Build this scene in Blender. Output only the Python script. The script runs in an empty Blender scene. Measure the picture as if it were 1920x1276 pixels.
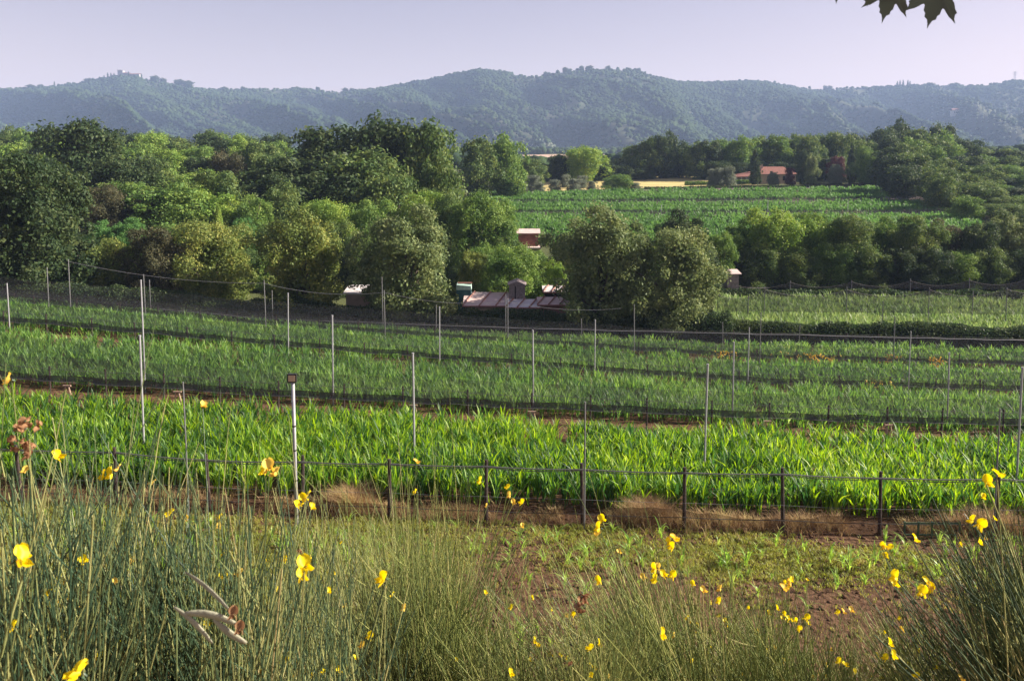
import bpy, math, random
import numpy as np
from mathutils import Vector, Matrix

R = math.radians
S = bpy.context.scene
C = S.collection
rng = np.random.default_rng(11)
random.seed(5)

# ------------------------------------------------------------------ camera
F = 1500.0                       # focal length in photo pixels (1920 wide)
PITCH = R(4.6)
PY0 = 300 + F * math.tan(PITCH)    # photo row of the optical axis (the picture is the lower part of a taller frame)
CZ = 14.0                        # camera height above the valley datum
cam = bpy.data.cameras.new('camera')
cam.sensor_width = 36
cam.lens = F / 1920 * 36
cam.shift_y = -(638 - PY0) / 1920
cam.clip_start = 0.05
cam.clip_end = 20000
cam.dof.use_dof = True
cam.dof.focus_distance = 14.0
cam.dof.aperture_fstop = 13.0
co = bpy.data.objects.new('camera', cam)
co.location = (0, 0, CZ)
co.rotation_euler = (math.pi / 2 - PITCH, 0, 0)
C.objects.link(co)
S.camera = co

# ------------------------------------------------------------------ world, sun, exposure
SUN_AZ, SUN_EL = R(84), R(28)
w = bpy.data.worlds.new('World')
S.world = w
w.use_nodes = True
nt = w.node_tree
bg = nt.nodes['Background']
sky = nt.nodes.new('ShaderNodeTexSky')
sky.sky_type = 'NISHITA'
sky.sun_disc = False
sky.sun_elevation = SUN_EL
sky.sun_rotation = SUN_AZ
sky.altitude = 150
sky.air_density = 1.2
sky.dust_density = 0.6
sky.ozone_density = 1.6
tint = nt.nodes.new('ShaderNodeMix')
tint.data_type = 'RGBA'
tint.blend_type = 'MULTIPLY'
tint.inputs[0].default_value = 1.0
nt.links.new(sky.outputs[0], tint.inputs[6])
tint.inputs[7].default_value = (1.18, 0.725, 0.675, 1)
nt.links.new(tint.outputs[2], bg.inputs[0])
bg.inputs[1].default_value = 0.058
sl = bpy.data.lights.new('sun', 'SUN')
sl.energy = 5.0
sl.angle = R(0.5)
sl.color = (1.0, 0.91, 0.76)
so = bpy.data.objects.new('sun', sl)
sd = Vector((math.sin(SUN_AZ) * math.cos(SUN_EL), math.cos(SUN_AZ) * math.cos(SUN_EL), math.sin(SUN_EL)))
so.rotation_euler = sd.to_track_quat('Z', 'Y').to_euler()
so.location = (60, 30, 60)
C.objects.link(so)
S.view_settings.view_transform = 'Standard'
S.view_settings.look = 'None'
S.view_settings.gamma = 1
S.view_settings.exposure = 1.52
S.cycles.max_bounces = 8
S.cycles.transparent_max_bounces = 24
S.cycles.volume_bounces = 1

# ------------------------------------------------------------------ geometry of the view
cp, sp_ = math.cos(PITCH), math.sin(PITCH)

def ray(px, py):
    u, v = (px - 960) / F, (PY0 - py) / F
    return u, cp + v * sp_, -sp_ + v * cp

def at(px, py, D):
    """world point at forward distance D seen in direction (px, py)"""
    u, fy, fz = ray(px, py)
    k = D / fy
    return Vector((u * k, D, CZ + fz * k))

def xz(px, D, py=600):
    u, fy, fz = ray(px, py)
    return u * D / fy

PXS = np.array([-700, 0, 480, 960, 1440, 1920, 2620], float)
ROWS = [  # forward distance, ground line in photo rows at those columns
    (19.6, (915, 940, 960, 980, 997, 1005, 1012)),
    (30.0, (690, 737, 768, 792, 812, 826, 840)),
    (40.0, (575, 622, 665, 703, 738, 752, 770)),
    (50.0, (530, 578, 622, 656, 686, 698, 710)),
    (56.0, (540, 578, 622, 642, 656, 668, 680)),
    (61.0, (530, 575, 618, 634, 644, 654, 665)),
    (68.0, (500, 552, 592, 612, 608, 612, 625)),
    (85.0, (440, 475, 512, 545, 548, 552, 560)),
    (110., (395, 405, 425, 480, 478, 480, 490)),
    (130., (372, 380, 395, 432, 430, 428, 430)),
    (160., (345, 350, 362, 394, 389, 386, 390)),
    (200., (328, 330, 338, 359, 354, 352, 352)),
    (260., (312, 312, 318, 331, 329, 320, 315)),
    (400., (300, 300, 304, 318, 314, 300, 295)),
    (700., (293, 293, 294, 296, 294, 290, 286)),
    (1300., (286, 286, 284, 284, 284, 284, 280)),
    (4200., (286, 286, 286, 286, 286, 286, 286)),
]
TS = np.array([xz(p, 1.0, 500) for p in PXS])
NEAR = [(-60, 2.0), (-3, -1.5), (0, -1.62), (2, -2.35), (4, -3.55), (6, -5.0), (9, -7.0), (11.2, -8.3), (12.8, -8.95)]
DD = np.array([n[0] for n in NEAR] + [r[0] for r in ROWS])
ZZ = []
tilt = np.array([0.6, 0.35, 0.15, 0, -0.15, -0.3, -0.45])
for d, z in NEAR:
    ZZ.append(z + tilt * (max(0, min(1, (d - 6) / 6))))
for d, pys in ROWS:
    ZZ.append([at(p, q, d).z - CZ for p, q in zip(PXS, pys)])
ZZ = np.array(ZZ, float)
DD = DD.astype(float)


def hsh(i, j, s):
    n = (i * 374761393 + j * 668265263 + s * 974634777) & 0xffffffff
    n = ((n ^ (n >> 13)) * 1274126177) & 0xffffffff
    return ((n ^ (n >> 16)) & 0xffff) / 65535.0


def vnoise(x, y, s=0):
    x = np.asarray(x, float); y = np.asarray(y, float)
    i = np.floor(x).astype(np.int64); j = np.floor(y).astype(np.int64)
    fx, fy = x - i, y - j
    fx = fx * fx * (3 - 2 * fx); fy = fy * fy * (3 - 2 * fy)
    a, b, c, d = hsh(i, j, s), hsh(i + 1, j, s), hsh(i, j + 1, s), hsh(i + 1, j + 1, s)
    return (a + (b - a) * fx) + ((c + (d - c) * fx) - (a + (b - a) * fx)) * fy


def fbm(x, y, s=0, o=4):
    r, a, t = 0, 1, 0
    for k in range(o):
        r = r + a * vnoise(np.asarray(x) * 2 ** k + 17.3 * k, np.asarray(y) * 2 ** k, s + k)
        t += a; a *= .5
    return r / t


def ground(x, y):
    """terrain height (arrays or scalars)"""
    x = np.asarray(x, float); y = np.asarray(y, float)
    t = np.clip(x / np.maximum(y, 15.0), TS[0], TS[-1])
    i = np.clip(np.searchsorted(DD, y) - 1, 0, len(DD) - 2)
    f = np.clip((y - DD[i]) / (DD[i + 1] - DD[i]), 0, 1)
    j = np.clip(np.searchsorted(TS, t) - 1, 0, len(TS) - 2)
    g = (t - TS[j]) / (TS[j + 1] - TS[j])
    z0 = ZZ[i, j] * (1 - g) + ZZ[i, j + 1] * g
    z1 = ZZ[i + 1, j] * (1 - g) + ZZ[i + 1, j + 1] * g
    z = z0 * (1 - f) + z1 * f
    b = (fbm(x * .9, y * .9, 3, 3) - .5) * 0.12 * np.clip((y + 2) / 6, 0, 1)
    b = b + (fbm(x * .02, y * .02, 9, 3) - .5) * np.clip((y - 90) / 400, 0, 1) * 6
    return CZ + z + b


def gz(x, y):
    return float(ground(x, y))


# ------------------------------------------------------------------ mesh helpers
def mesh_np(name, V, Fc, mats, parent=None, smooth=False, midx=None):
    V = np.asarray(V, np.float32).reshape(-1, 3)
    me = bpy.data.meshes.new(name)
    if isinstance(Fc, np.ndarray):
        n, k = Fc.shape
        me.vertices.add(len(V)); me.vertices.foreach_set('co', V.ravel())
        me.loops.add(n * k); me.loops.foreach_set('vertex_index', Fc.astype(np.int32).ravel())
        me.polygons.add(n)
        me.polygons.foreach_set('loop_start', np.arange(0, n * k, k, dtype=np.int32))
        if smooth:
            me.polygons.foreach_set('use_smooth', np.ones(n, bool))
        if midx is not None:
            me.polygons.foreach_set('material_index', np.asarray(midx, np.int32))
        me.update(calc_edges=True)
    else:
        me.from_pydata([tuple(v) for v in V], [], Fc)
        if smooth:
            for p in me.polygons: p.use_smooth = True
        me.update()
    for m in (mats if isinstance(mats, (list, tuple)) else [mats]):
        me.materials.append(m)
    o = bpy.data.objects.new(name, me)
    C.objects.link(o)
    if parent is not None: o.parent = parent
    return o


def tag(o, label=None, cat=None, group=None, kind=None):
    if label: o['label'] = label
    if cat: o['category'] = cat
    if group: o['group'] = group
    if kind: o['kind'] = kind
    return o


def empty(name, loc, rz=0.0, label=None, cat=None, group=None):
    o = bpy.data.objects.new(name, None)
    o.empty_display_size = .2
    o.location = loc; o.rotation_euler = (0, 0, rz)
    C.objects.link(o)
    return tag(o, label, cat, group)


class MB:
    """collects solids, linked as one mesh object"""
    def __init__(s): s.v = []; s.f = []; s.m = []; s.cur = 0
    def add(s, vs, fs):
        n = len(s.v); s.v += [tuple(v) for v in vs]; s.f += [[n + i for i in f] for f in fs]; s.m += [s.cur] * len(fs); return s
    def box(s, a, b):
        (x0, y0, z0), (x1, y1, z1) = a, b
        return s.add([(x0, y0, z0), (x1, y0, z0), (x1, y1, z0), (x0, y1, z0), (x0, y0, z1), (x1, y0, z1), (x1, y1, z1), (x0, y1, z1)],
                     [(0, 3, 2, 1), (4, 5, 6, 7), (0, 1, 5, 4), (1, 2, 6, 5), (2, 3, 7, 6), (3, 0, 4, 7)])
    def tube(s, pts, r, sides=6, cap=True):
        pts = [Vector(p) for p in pts]
        rs = r if isinstance(r, (list, tuple)) else [r] * len(pts)
        n0 = len(s.v); rings = []
        for i, p in enumerate(pts):
            d = (pts[min(i + 1, len(pts) - 1)] - pts[max(i - 1, 0)]).normalized()
            a = d.cross(Vector((0, 0, 1)) if abs(d.z) < .9 else Vector((1, 0, 0))).normalized()
            b = d.cross(a)
            for k in range(sides):
                an = 2 * math.pi * k / sides
                s.v.append(tuple(p + (a * math.cos(an) + b * math.sin(an)) * rs[i]))
        for i in range(len(pts) - 1):
            for k in range(sides):
                q = (k + 1) % sides
                s.f.append([n0 + i * sides + k, n0 + i * sides + q, n0 + (i + 1) * sides + q, n0 + (i + 1) * sides + k]); s.m.append(s.cur)
        if cap:
            s.f.append([n0 + k for k in range(sides)][::-1]); s.m.append(s.cur)
            s.f.append([n0 + (len(pts) - 1) * sides + k for k in range(sides)]); s.m.append(s.cur)
        return s
    def build(s, name, mats, parent=None, smooth=False):
        o = mesh_np(name, np.array(s.v), s.f, mats, parent, smooth)
        if isinstance(mats, (list, tuple)) and len(mats) > 1:
            o.data.polygons.foreach_set('material_index', s.m)
        return o


def tubes_np(P, Rad, sides=3):
    """P (N,K,3) polylines, Rad (N,K) -> verts, quads"""
    N, K, _ = P.shape
    T = np.gradient(P, axis=1)
    T /= np.linalg.norm(T, axis=2, keepdims=True) + 1e-9
    ref = np.zeros_like(T); ref[..., 0] = .3; ref[..., 1] = 1
    A = np.cross(T, ref); A /= np.linalg.norm(A, axis=2, keepdims=True) + 1e-9
    B = np.cross(T, A)
    an = np.arange(sides) * 2 * np.pi / sides
    V = P[:, :, None, :] + Rad[:, :, None, None] * (A[:, :, None, :] * np.cos(an)[None, None, :, None] + B[:, :, None, :] * np.sin(an)[None, None, :, None])
    idx = np.arange(N * K * sides).reshape(N, K, sides)
    a = idx[:, :-1, :]; b = np.roll(a, -1, axis=2); d = idx[:, 1:, :]; c = np.roll(d, -1, axis=2)
    return V.reshape(-1, 3), np.stack([a, b, c, d], -1).reshape(-1, 4)


def blades_np(base, height, width, lean_dir, lean, K=4, droop=0.0, r=rng):
    """grass-like strips: base (N,3)"""
    N = len(base)
    s = np.linspace(0, 1, K)[None, :]
    h = height[:, None]; ln = lean[:, None]
    out = ln * s ** 1.7 * h
    up = h * (s - droop * s ** 3)
    P = np.empty((N, K, 3))
    P[..., 0] = base[:, None, 0] + np.cos(lean_dir)[:, None] * out
    P[..., 1] = base[:, None, 1] + np.sin(lean_dir)[:, None] * out
    P[..., 2] = base[:, None, 2] + up
    wd = width[:, None] * np.minimum(1.0, np.array([.55, 1, .8, .06] if K == 4 else np.interp(np.linspace(0, 1, K), [0, .3, .7, 1], [.5, 1, .8, .05]))[None, :])
    tw = lean_dir + np.pi / 2 + r.normal(0, .5, N)
    sx, sy = np.cos(tw)[:, None] * wd / 2, np.sin(tw)[:, None] * wd / 2
    L = P.copy(); L[..., 0] -= sx; L[..., 1] -= sy
    Q = P.copy(); Q[..., 0] += sx; Q[..., 1] += sy
    V = np.stack([L, Q], 2)
    idx = np.arange(N * K * 2).reshape(N, K, 2)
    Fq = np.stack([idx[:, :-1, 0], idx[:, :-1, 1], idx[:, 1:, 1], idx[:, 1:, 0]], -1).reshape(-1, 4)
    return V.reshape(-1, 3), Fq


# ------------------------------------------------------------------ materials
def mat(name):
    m = bpy.data.materials.new(name); m.use_nodes = True
    return m, m.node_tree.nodes, m.node_tree.links, m.node_tree.nodes['Principled BSDF']


def ramp(N, stops):
    r_ = N.new('ShaderNodeValToRGB'); e = r_.color_ramp.elements
    while len(e) > 1: e.remove(e[-1])
    e[0].position = stops[0][0]; e[0].color = (*stops[0][1], 1)
    for p, c in stops[1:]:
        q = e.new(p); q.color = (*c, 1)
    return r_


def simple(name, col, rough=.7, var=.25, scale=8.0, metal=0.0, bump=.2, spec=.3):
    m, N, L, B = mat(name)
    tc = N.new('ShaderNodeTexCoord')
    n = N.new('ShaderNodeTexNoise'); n.inputs['Scale'].default_value = scale; n.inputs['Detail'].default_value = 6
    L.new(tc.outputs['Object'], n.inputs['Vector'])
    r_ = ramp(N, [(.25, tuple(c * (1 - var) for c in col)), (.75, tuple(min(1, c * (1 + var)) for c in col))])
    L.new(n.outputs['Fac'], r_.inputs[0]); L.new(r_.outputs[0], B.inputs['Base Color'])
    B.inputs['Roughness'].default_value = rough; B.inputs['Metallic'].default_value = metal
    B.inputs['Specular IOR Level'].default_value = spec
    if bump:
        b = N.new('ShaderNodeBump'); b.inputs['Strength'].default_value = bump; b.inputs['Distance'].default_value = .02
        L.new(n.outputs['Fac'], b.inputs['Height']); L.new(b.outputs[0], B.inputs['Normal'])
    return m


def leafmat(name, stops, transl=.35, rough=.55, nscale=.35, spec=.35, nmix=.55, world=True, tr_gain=1.25):
    """leaf colours: random per leaf, drifting over a patch noise"""
    m, N, L, B = mat(name)
    g = N.new('ShaderNodeNewGeometry')
    n = N.new('ShaderNodeTexNoise'); n.inputs['Scale'].default_value = nscale; n.inputs['Detail'].default_value = 3
    if world:
        L.new(g.outputs['Position'], n.inputs['Vector'])
    mx = N.new('ShaderNodeMix'); mx.inputs[0].default_value = nmix
    L.new(g.outputs['Random Per Island'], mx.inputs[2])
    st = N.new('ShaderNodeMapRange'); st.inputs[1].default_value = .3; st.inputs[2].default_value = .7
    L.new(n.outputs['Fac'], st.inputs[0]); L.new(st.outputs[0], mx.inputs[3])
    r_ = ramp(N, stops)
    L.new(mx.outputs[0], r_.inputs[0])
    L.new(r_.outputs[0], B.inputs['Base Color'])
    B.inputs['Roughness'].default_value = rough; B.inputs['Specular IOR Level'].default_value = spec
    T = N.new('ShaderNodeBsdfTranslucent')
    hs = N.new('ShaderNodeHueSaturation'); hs.inputs['Value'].default_value = tr_gain * 1.6; hs.inputs['Saturation'].default_value = 1.1; hs.inputs['Hue'].default_value = .49
    L.new(r_.outputs[0], hs.inputs['Color']); L.new(hs.outputs[0], T.inputs['Color'])
    ms = N.new('ShaderNodeMixShader'); ms.inputs[0].default_value = transl
    L.new(B.outputs[0], ms.inputs[1]); L.new(T.outputs[0], ms.inputs[2])
    L.new(ms.outputs[0], N['Material Output'].inputs[0])
    return m


def netmat(name, col, opacity, scale=3.0):
    """fine woven net: threads far below a pixel, so an even part-transparency"""
    m, N, L, B = mat(name)
    B.inputs['Base Color'].default_value = (*col, 1); B.inputs['Roughness'].default_value = .8
    B.inputs['Specular IOR Level'].default_value = .15
    T = N.new('ShaderNodeBsdfTransparent')
    g = N.new('ShaderNodeNewGeometry'); n = N.new('ShaderNodeTexNoise'); n.inputs['Scale'].default_value = scale; n.inputs['Detail'].default_value = 5
    L.new(g.outputs['Position'], n.inputs['Vector'])
    mr = N.new('ShaderNodeMapRange'); mr.inputs[1].default_value = .3; mr.inputs[2].default_value = .7
    mr.inputs[3].default_value = max(0, opacity - .15); mr.inputs[4].default_value = min(1, opacity + .15)
    L.new(n.outputs['Fac'], mr.inputs[0])
    ms = N.new('ShaderNodeMixShader')
    L.new(mr.outputs[0], ms.inputs[0]); L.new(T.outputs[0], ms.inputs[1]); L.new(B.outputs[0], ms.inputs[2])
    L.new(ms.outputs[0], N['Material Output'].inputs[0])
    return m


M = {}
M['corn'] = leafmat('maize_leaf', [(0, (.016, .048, .020)), (.3, (.040, .110, .026)), (.55, (.13, .25, .026)), (.8, (.27, .40, .04)), (1, (.40, .45, .12))], .45, .5, .25, .35, .32)  # dark stops paint in shaded gaps, yellow stops sunlit highlights
M['corn_mid'] = leafmat('maize_leaf_mid', [(0, (.030, .072, .034)), (.3, (.060, .135, .042)), (.6, (.13, .25, .05)), (.85, (.22, .35, .08)), (1, (.34, .42, .16))], .42, .5, .2, .35, .32)
M['corn_far'] = leafmat('maize_leaf_far', [(0, (.05, .12, .03)), (.5, (.09, .19, .05)), (1, (.15, .26, .07))], .4, .5, .12, .35, .4)
M['corn_tall'] = leafmat('maize_leaf_tall', [(0, (.07, .13, .05)), (.5, (.15, .23, .075)), (1, (.29, .34, .13))], .4, .5, .12, .35, .4)
M['grass'] = leafmat('grass', [(0, (.11, .13, .03)), (.5, (.24, .27, .05)), (1, (.42, .36, .12))], .4, .5, 1.2, .3)
M['seedling'] = leafmat('seedling', [(0, (.11, .22, .04)), (.5, (.2, .33, .06)), (1, (.34, .42, .10))], .45, .45, 1.0, .4)
M['dry'] = leafmat('dry_grass', [(0, (.12, .07, .04)), (.4, (.26, .17, .09)), (.7, (.46, .35, .18)), (1, (.50, .44, .16))], .25, .7, 1.5, .2)
M['yellow_leaf'] = leafmat('withered_leaf', [(0, (.34, .2, .05)), (1, (.62, .46, .08))], .3, .6, 2, .2)
M['stem'] = leafmat('broom_stem', [(0, (.018, .044, .028)), (.45, (.050, .088, .046)), (.68, (.17, .20, .075)), (.86, (.38, .37, .15)), (1, (.48, .36, .19))], .0, .42, 3.0, .5, .3)  # dark stops paint in shade, straw stops double as sunlit highlights
M['stem_olive'] = leafmat('broom_stem_olive', [(0, (.055, .08, .03)), (.4, (.14, .18, .055)), (.70, (.28, .30, .09)), (.9, (.44, .40, .17)), (1, (.40, .27, .16))], .0, .45, 3.0, .45, .3)  # warm pale stops paint in yellow-green sunlit highlights
M['petal'] = leafmat('petal', [(0, (.70, .52, .01)), (.6, (.80, .66, .01)), (1, (.85, .74, .03))], .3, .5, 30, .3, .4)
M['petal_old'] = leafmat('faded_petal', [(0, (.60, .40, .07)), (1, (.78, .60, .14))], .3, .6, 30, .2, .4)
M['petal_dry'] = leafmat('dried_petal', [(0, (.15, .07, .04)), (.6, (.30, .17, .09)), (1, (.5, .36, .2))], .2, .8, 60, .1, .4)
M['pod'] = simple('pod', (.34, .33, .24), .7, .25, 60)
M['maple'] = leafmat('maple_leaf', [(0, (.06, .075, .06)), (1, (.085, .10, .075))], .15, .5, 8, .3)
M['bark'] = simple('bark', (.09, .07, .055), .9, .4, 14, bump=.6)
M['twig'] = simple('twig', (.10, .07, .06), .8, .3, 30)
M['stake'] = simple('stake_wood', (.045, .032, .03), .85, .5, 14, bump=.5)
M['stake_pale'] = simple('pale_wood', (.38, .26, .2), .8, .3, 14)
M['steel'] = simple('galvanised_steel', (.34, .34, .37), .55, .15, 10, metal=.2, bump=.05)
M['steel_dull'] = simple('weathered_steel', (.17, .17, .18), .6, .2, 10, metal=.2, bump=.05)
M['wire'] = simple('wire', (.10, .10, .10), .6, .1, 5, bump=0)
M['wire_pale'] = simple('pale_wire', (.20, .20, .22), .5, .1, 5, bump=0)
M['net'] = netmat('net', (.19, .195, .20), .46)
M['hem'] = netmat('net_hem', (.085, .085, .095), .80)
M['hem_dark'] = netmat('net_hem_dark', (.018, .022, .02), .7)
M['net_far'] = netmat('net_far', (.13, .12, .125), .5)
M['net_edge'] = netmat('net_edge', (.22, .2, .21), .8)
M['net_brown'] = netmat('net_brown', (.085, .05, .038), .52, 2.0)
M['roof_red'] = simple('red_tiles', (.22, .095, .075), .8, .4, 3)
M['roof_pink'] = simple('pink_sheet', (.60, .46, .43), .8, .22, 1.5)
M['roof_pale'] = simple('pale_sheet', (.60, .55, .55), .7, .22, 1.5)
M['wall_tan'] = simple('ochre_plaster', (.50, .38, .27), .9, .15, 2)
M['wall_pale'] = simple('pale_plaster', (.55, .52, .5), .9, .15, 2)
M['stone'] = simple('stone', (.33, .31, .30), .9, .2, .2)
M['planks'] = simple('grey_planks', (.27, .22, .22), .85, .4, 6)
M['beam'] = simple('red_beam', (.30, .14, .11), .7, .3, 6)
M['teal'] = simple('teal_tarp', (.03, .10, .11), .6, .3, 3)
M['mint'] = simple('mint_sheet', (.38, .52, .46), .6, .2, 3)
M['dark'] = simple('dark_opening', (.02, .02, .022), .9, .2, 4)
M['black'] = simple('black_plastic', (.02, .02, .022), .5, .2, 4, bump=0)
M['lens'] = simple('lamp_glass', (.55, .40, .30), .25, .1, 40, bump=0, spec=.6)
M['rock'] = simple('stone_grey', (.30, .26, .24), .9, .3, 5)
M['soil'] = simple('soil_clod', (.105, .058, .035), .95, .45, 9, bump=.8, spec=.1)

# tree foliage, one material for each look
FOL = {  # low stops paint in shade, top stops paint in sunlit leaf tips
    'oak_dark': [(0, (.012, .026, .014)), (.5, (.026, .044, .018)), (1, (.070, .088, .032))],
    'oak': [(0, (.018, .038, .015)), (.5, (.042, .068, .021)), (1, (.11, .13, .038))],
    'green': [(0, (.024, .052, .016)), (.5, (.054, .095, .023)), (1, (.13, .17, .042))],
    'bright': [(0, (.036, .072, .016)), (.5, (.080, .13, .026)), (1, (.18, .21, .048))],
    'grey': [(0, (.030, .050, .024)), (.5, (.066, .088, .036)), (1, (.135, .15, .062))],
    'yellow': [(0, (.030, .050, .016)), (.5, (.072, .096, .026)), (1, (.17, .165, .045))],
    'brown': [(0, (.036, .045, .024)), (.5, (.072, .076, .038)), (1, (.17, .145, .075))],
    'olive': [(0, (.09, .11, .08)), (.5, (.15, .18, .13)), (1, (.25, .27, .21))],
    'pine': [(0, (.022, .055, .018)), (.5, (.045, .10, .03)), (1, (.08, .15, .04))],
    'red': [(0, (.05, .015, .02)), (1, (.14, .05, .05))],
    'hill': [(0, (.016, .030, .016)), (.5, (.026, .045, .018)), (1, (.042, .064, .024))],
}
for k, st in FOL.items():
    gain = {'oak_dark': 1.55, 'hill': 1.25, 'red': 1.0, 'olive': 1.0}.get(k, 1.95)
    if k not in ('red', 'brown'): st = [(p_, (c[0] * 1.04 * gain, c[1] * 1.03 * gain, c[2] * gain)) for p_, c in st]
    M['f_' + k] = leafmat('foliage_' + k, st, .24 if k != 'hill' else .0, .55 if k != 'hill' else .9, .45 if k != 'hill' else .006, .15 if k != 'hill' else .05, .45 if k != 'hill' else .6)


def ground_material():
    m, N, L, B = mat('ground')
    g = N.new('ShaderNodeNewGeometry')
    def noise(sc, det=6):
        n = N.new('ShaderNodeTexNoise'); n.inputs['Scale'].default_value = sc; n.inputs['Detail'].default_value = det
        L.new(g.outputs['Position'], n.inputs['Vector']); return n
    sepn = N.new('ShaderNodeSeparateXYZ'); L.new(g.outputs['Position'], sepn.inputs[0])
    n1, n2, n3 = noise(7), noise(.6), noise(.02, 4)
    soil = ramp(N, [(.25, (.05, .027, .016)), (.5, (.10, .055, .032)), (.8, (.18, .11, .065))])
    L.new(n1.outputs['Fac'], soil.inputs[0])
    straw = ramp(N, [(.3, (.16, .10, .06)), (.7, (.16, .15, .06))]); L.new(n2.outputs['Fac'], straw.inputs[0])
    field = ramp(N, [(.35, (.06, .075, .03)), (.55, (.10, .11, .045)), (.75, (.22, .18, .10))]); L.new(n3.outputs['Fac'], field.inputs[0])
    # near the camera: straw bank, then dug soil, then the green country
    a = N.new('ShaderNodeMapRange'); a.inputs[1].default_value = 10.5; a.inputs[2].default_value = 13.5; L.new(sepn.outputs[1], a.inputs[0])
    m1 = N.new('ShaderNodeMix'); m1.data_type = 'RGBA'; L.new(a.outputs[0], m1.inputs[0]); L.new(straw.outputs[0], m1.inputs[6]); L.new(soil.outputs[0], m1.inputs[7])
    b = N.new('ShaderNodeMapRange'); b.inputs[1].default_value = 56; b.inputs[2].default_value = 66; L.new(sepn.outputs[1], b.inputs[0])
    m2 = N.new('ShaderNodeMix'); m2.data_type = 'RGBA'; L.new(b.outputs[0], m2.inputs[0]); L.new(m1.outputs[2], m2.inputs[6]); L.new(field.outputs[0], m2.inputs[7])
    L.new(m2.outputs[2], B.inputs['Base Color'])
    B.inputs['Roughness'].default_value = .95; B.inputs['Specular IOR Level'].default_value = .1
    bp = N.new('ShaderNodeBump'); bp.inputs['Strength'].default_value = .9; bp.inputs['Distance'].default_value = .08
    L.new(n1.outputs['Fac'], bp.inputs['Height']); L.new(bp.outputs[0], B.inputs['Normal'])
    return m


M['ground'] = ground_material()


def field_material(name, c0, c1, sc):
    m = simple(name, c0, .95, .1, sc, bump=0)
    r_ = [n for n in m.node_tree.nodes if n.type == 'VALTORGB'][0]
    r_.color_ramp.elements[0].color = (*c0, 1); r_.color_ramp.elements[1].color = (*c1, 1)
    return m


M['yellow_field'] = field_material('stubble', (.42, .34, .13), (.58, .47, .20), .15)
M['tan_field'] = field_material('tan_stubble', (.40, .26, .19), (.50, .36, .26), .03)
M['brown_track'] = field_material('brown_track', (.10, .075, .07), (.17, .12, .11), .5)

# ------------------------------------------------------------------ ground
ys = np.concatenate([np.linspace(-60, -2, 12), np.linspace(-1.5, 11, 50), np.linspace(11.2, 21, 80), np.linspace(21.3, 60, 110), np.linspace(61, 140, 60), np.geomspace(143, 4200, 70)])
ts = np.concatenate([np.linspace(-3.2, -.75, 10), np.linspace(-.73, .73, 260), np.linspace(.75, 3.2, 10)])
TT, YY = np.meshgrid(ts, ys)
XX = TT * np.maximum(YY, 15.0)
G = ground(XX, YY)
idx = np.arange(TT.size).reshape(TT.shape)
quads = np.stack([idx[:-1, :-1], idx[:-1, 1:], idx[1:, 1:], idx[1:, :-1]], -1).reshape(-1, 4)
tag(mesh_np('ground', np.stack([XX, YY, G], -1), quads, M['ground'], smooth=True), kind='structure')


def drape(name, poly_px, mtl, lift=.06, n=24, kind='structure'):
    """a sheet laid on the ground between four corners given as (px, D)"""
    (a, b, c, d) = [(xz(p, D, 400), D) for p, D in poly_px]
    V = []
    for i in range(n + 1):
        for j in range(n + 1):
            u, v = j / n, i / n
            x = (a[0] * (1 - u) + b[0] * u) * (1 - v) + (d[0] * (1 - u) + c[0] * u) * v
            y = (a[1] * (1 - u) + b[1] * u) * (1 - v) + (d[1] * (1 - u) + c[1] * u) * v
            V.append((x, y, gz(x, y) + lift))
    ii = np.arange((n + 1) ** 2).reshape(n + 1, n + 1)
    q = np.stack([ii[:-1, :-1], ii[:-1, 1:], ii[1:, 1:], ii[1:, :-1]], -1).reshape(-1, 4)
    return tag(mesh_np(name, np.array(V), q, mtl, smooth=True), kind=kind)


drape('field', [(1010, 204), (1420, 206), (1400, 262), (985, 262)], M['yellow_field'], .15)
drape('field', [(900, 420), (1290, 420), (1260, 800), (940, 800)], M['tan_field'], 1.2)
drape('path', [(900, 198), (1900, 194), (1900, 203), (900, 203)], M['brown_track'], .10)

# ------------------------------------------------------------------ hills
RIDGE = [(-900, 200), (-400, 180), (0, 170), (60, 167), (100, 165), (150, 157), (180, 151), (225, 143), (260, 146), (290, 154), (330, 160), (370, 168), (450, 170), (560, 168),
         (600, 172), (650, 174), (700, 170), (750, 161), (800, 152), (850, 141), (900, 133), (940, 137), (985, 146), (1010, 145), (1040, 138), (1080, 132), (1150, 132),
         (1190, 133), (1230, 146), (1270, 156), (1330, 157), (1400, 154), (1440, 156), (1500, 166), (1560, 169), (1600, 165), (1630, 166), (1680, 163), (1740, 162),
         (1800, 164), (1850, 161), (1900, 154), (1940, 151), (2300, 140), (2900, 190)]
RT = np.array([xz(p, 1, q) for p, q in RIDGE])
RS = np.array([(at(p, q, 1000).z - CZ) / 1000 for p, q in RIDGE])
DR_T = np.array([xz(p, 1, 150) for p in (-900, 200, 560, 760, 1050, 1250, 1500, 1900, 2900)])
DR_D = np.array([2500, 2450, 2500, 2350, 2150, 2250, 2650, 2400, 2400], float)


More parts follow.
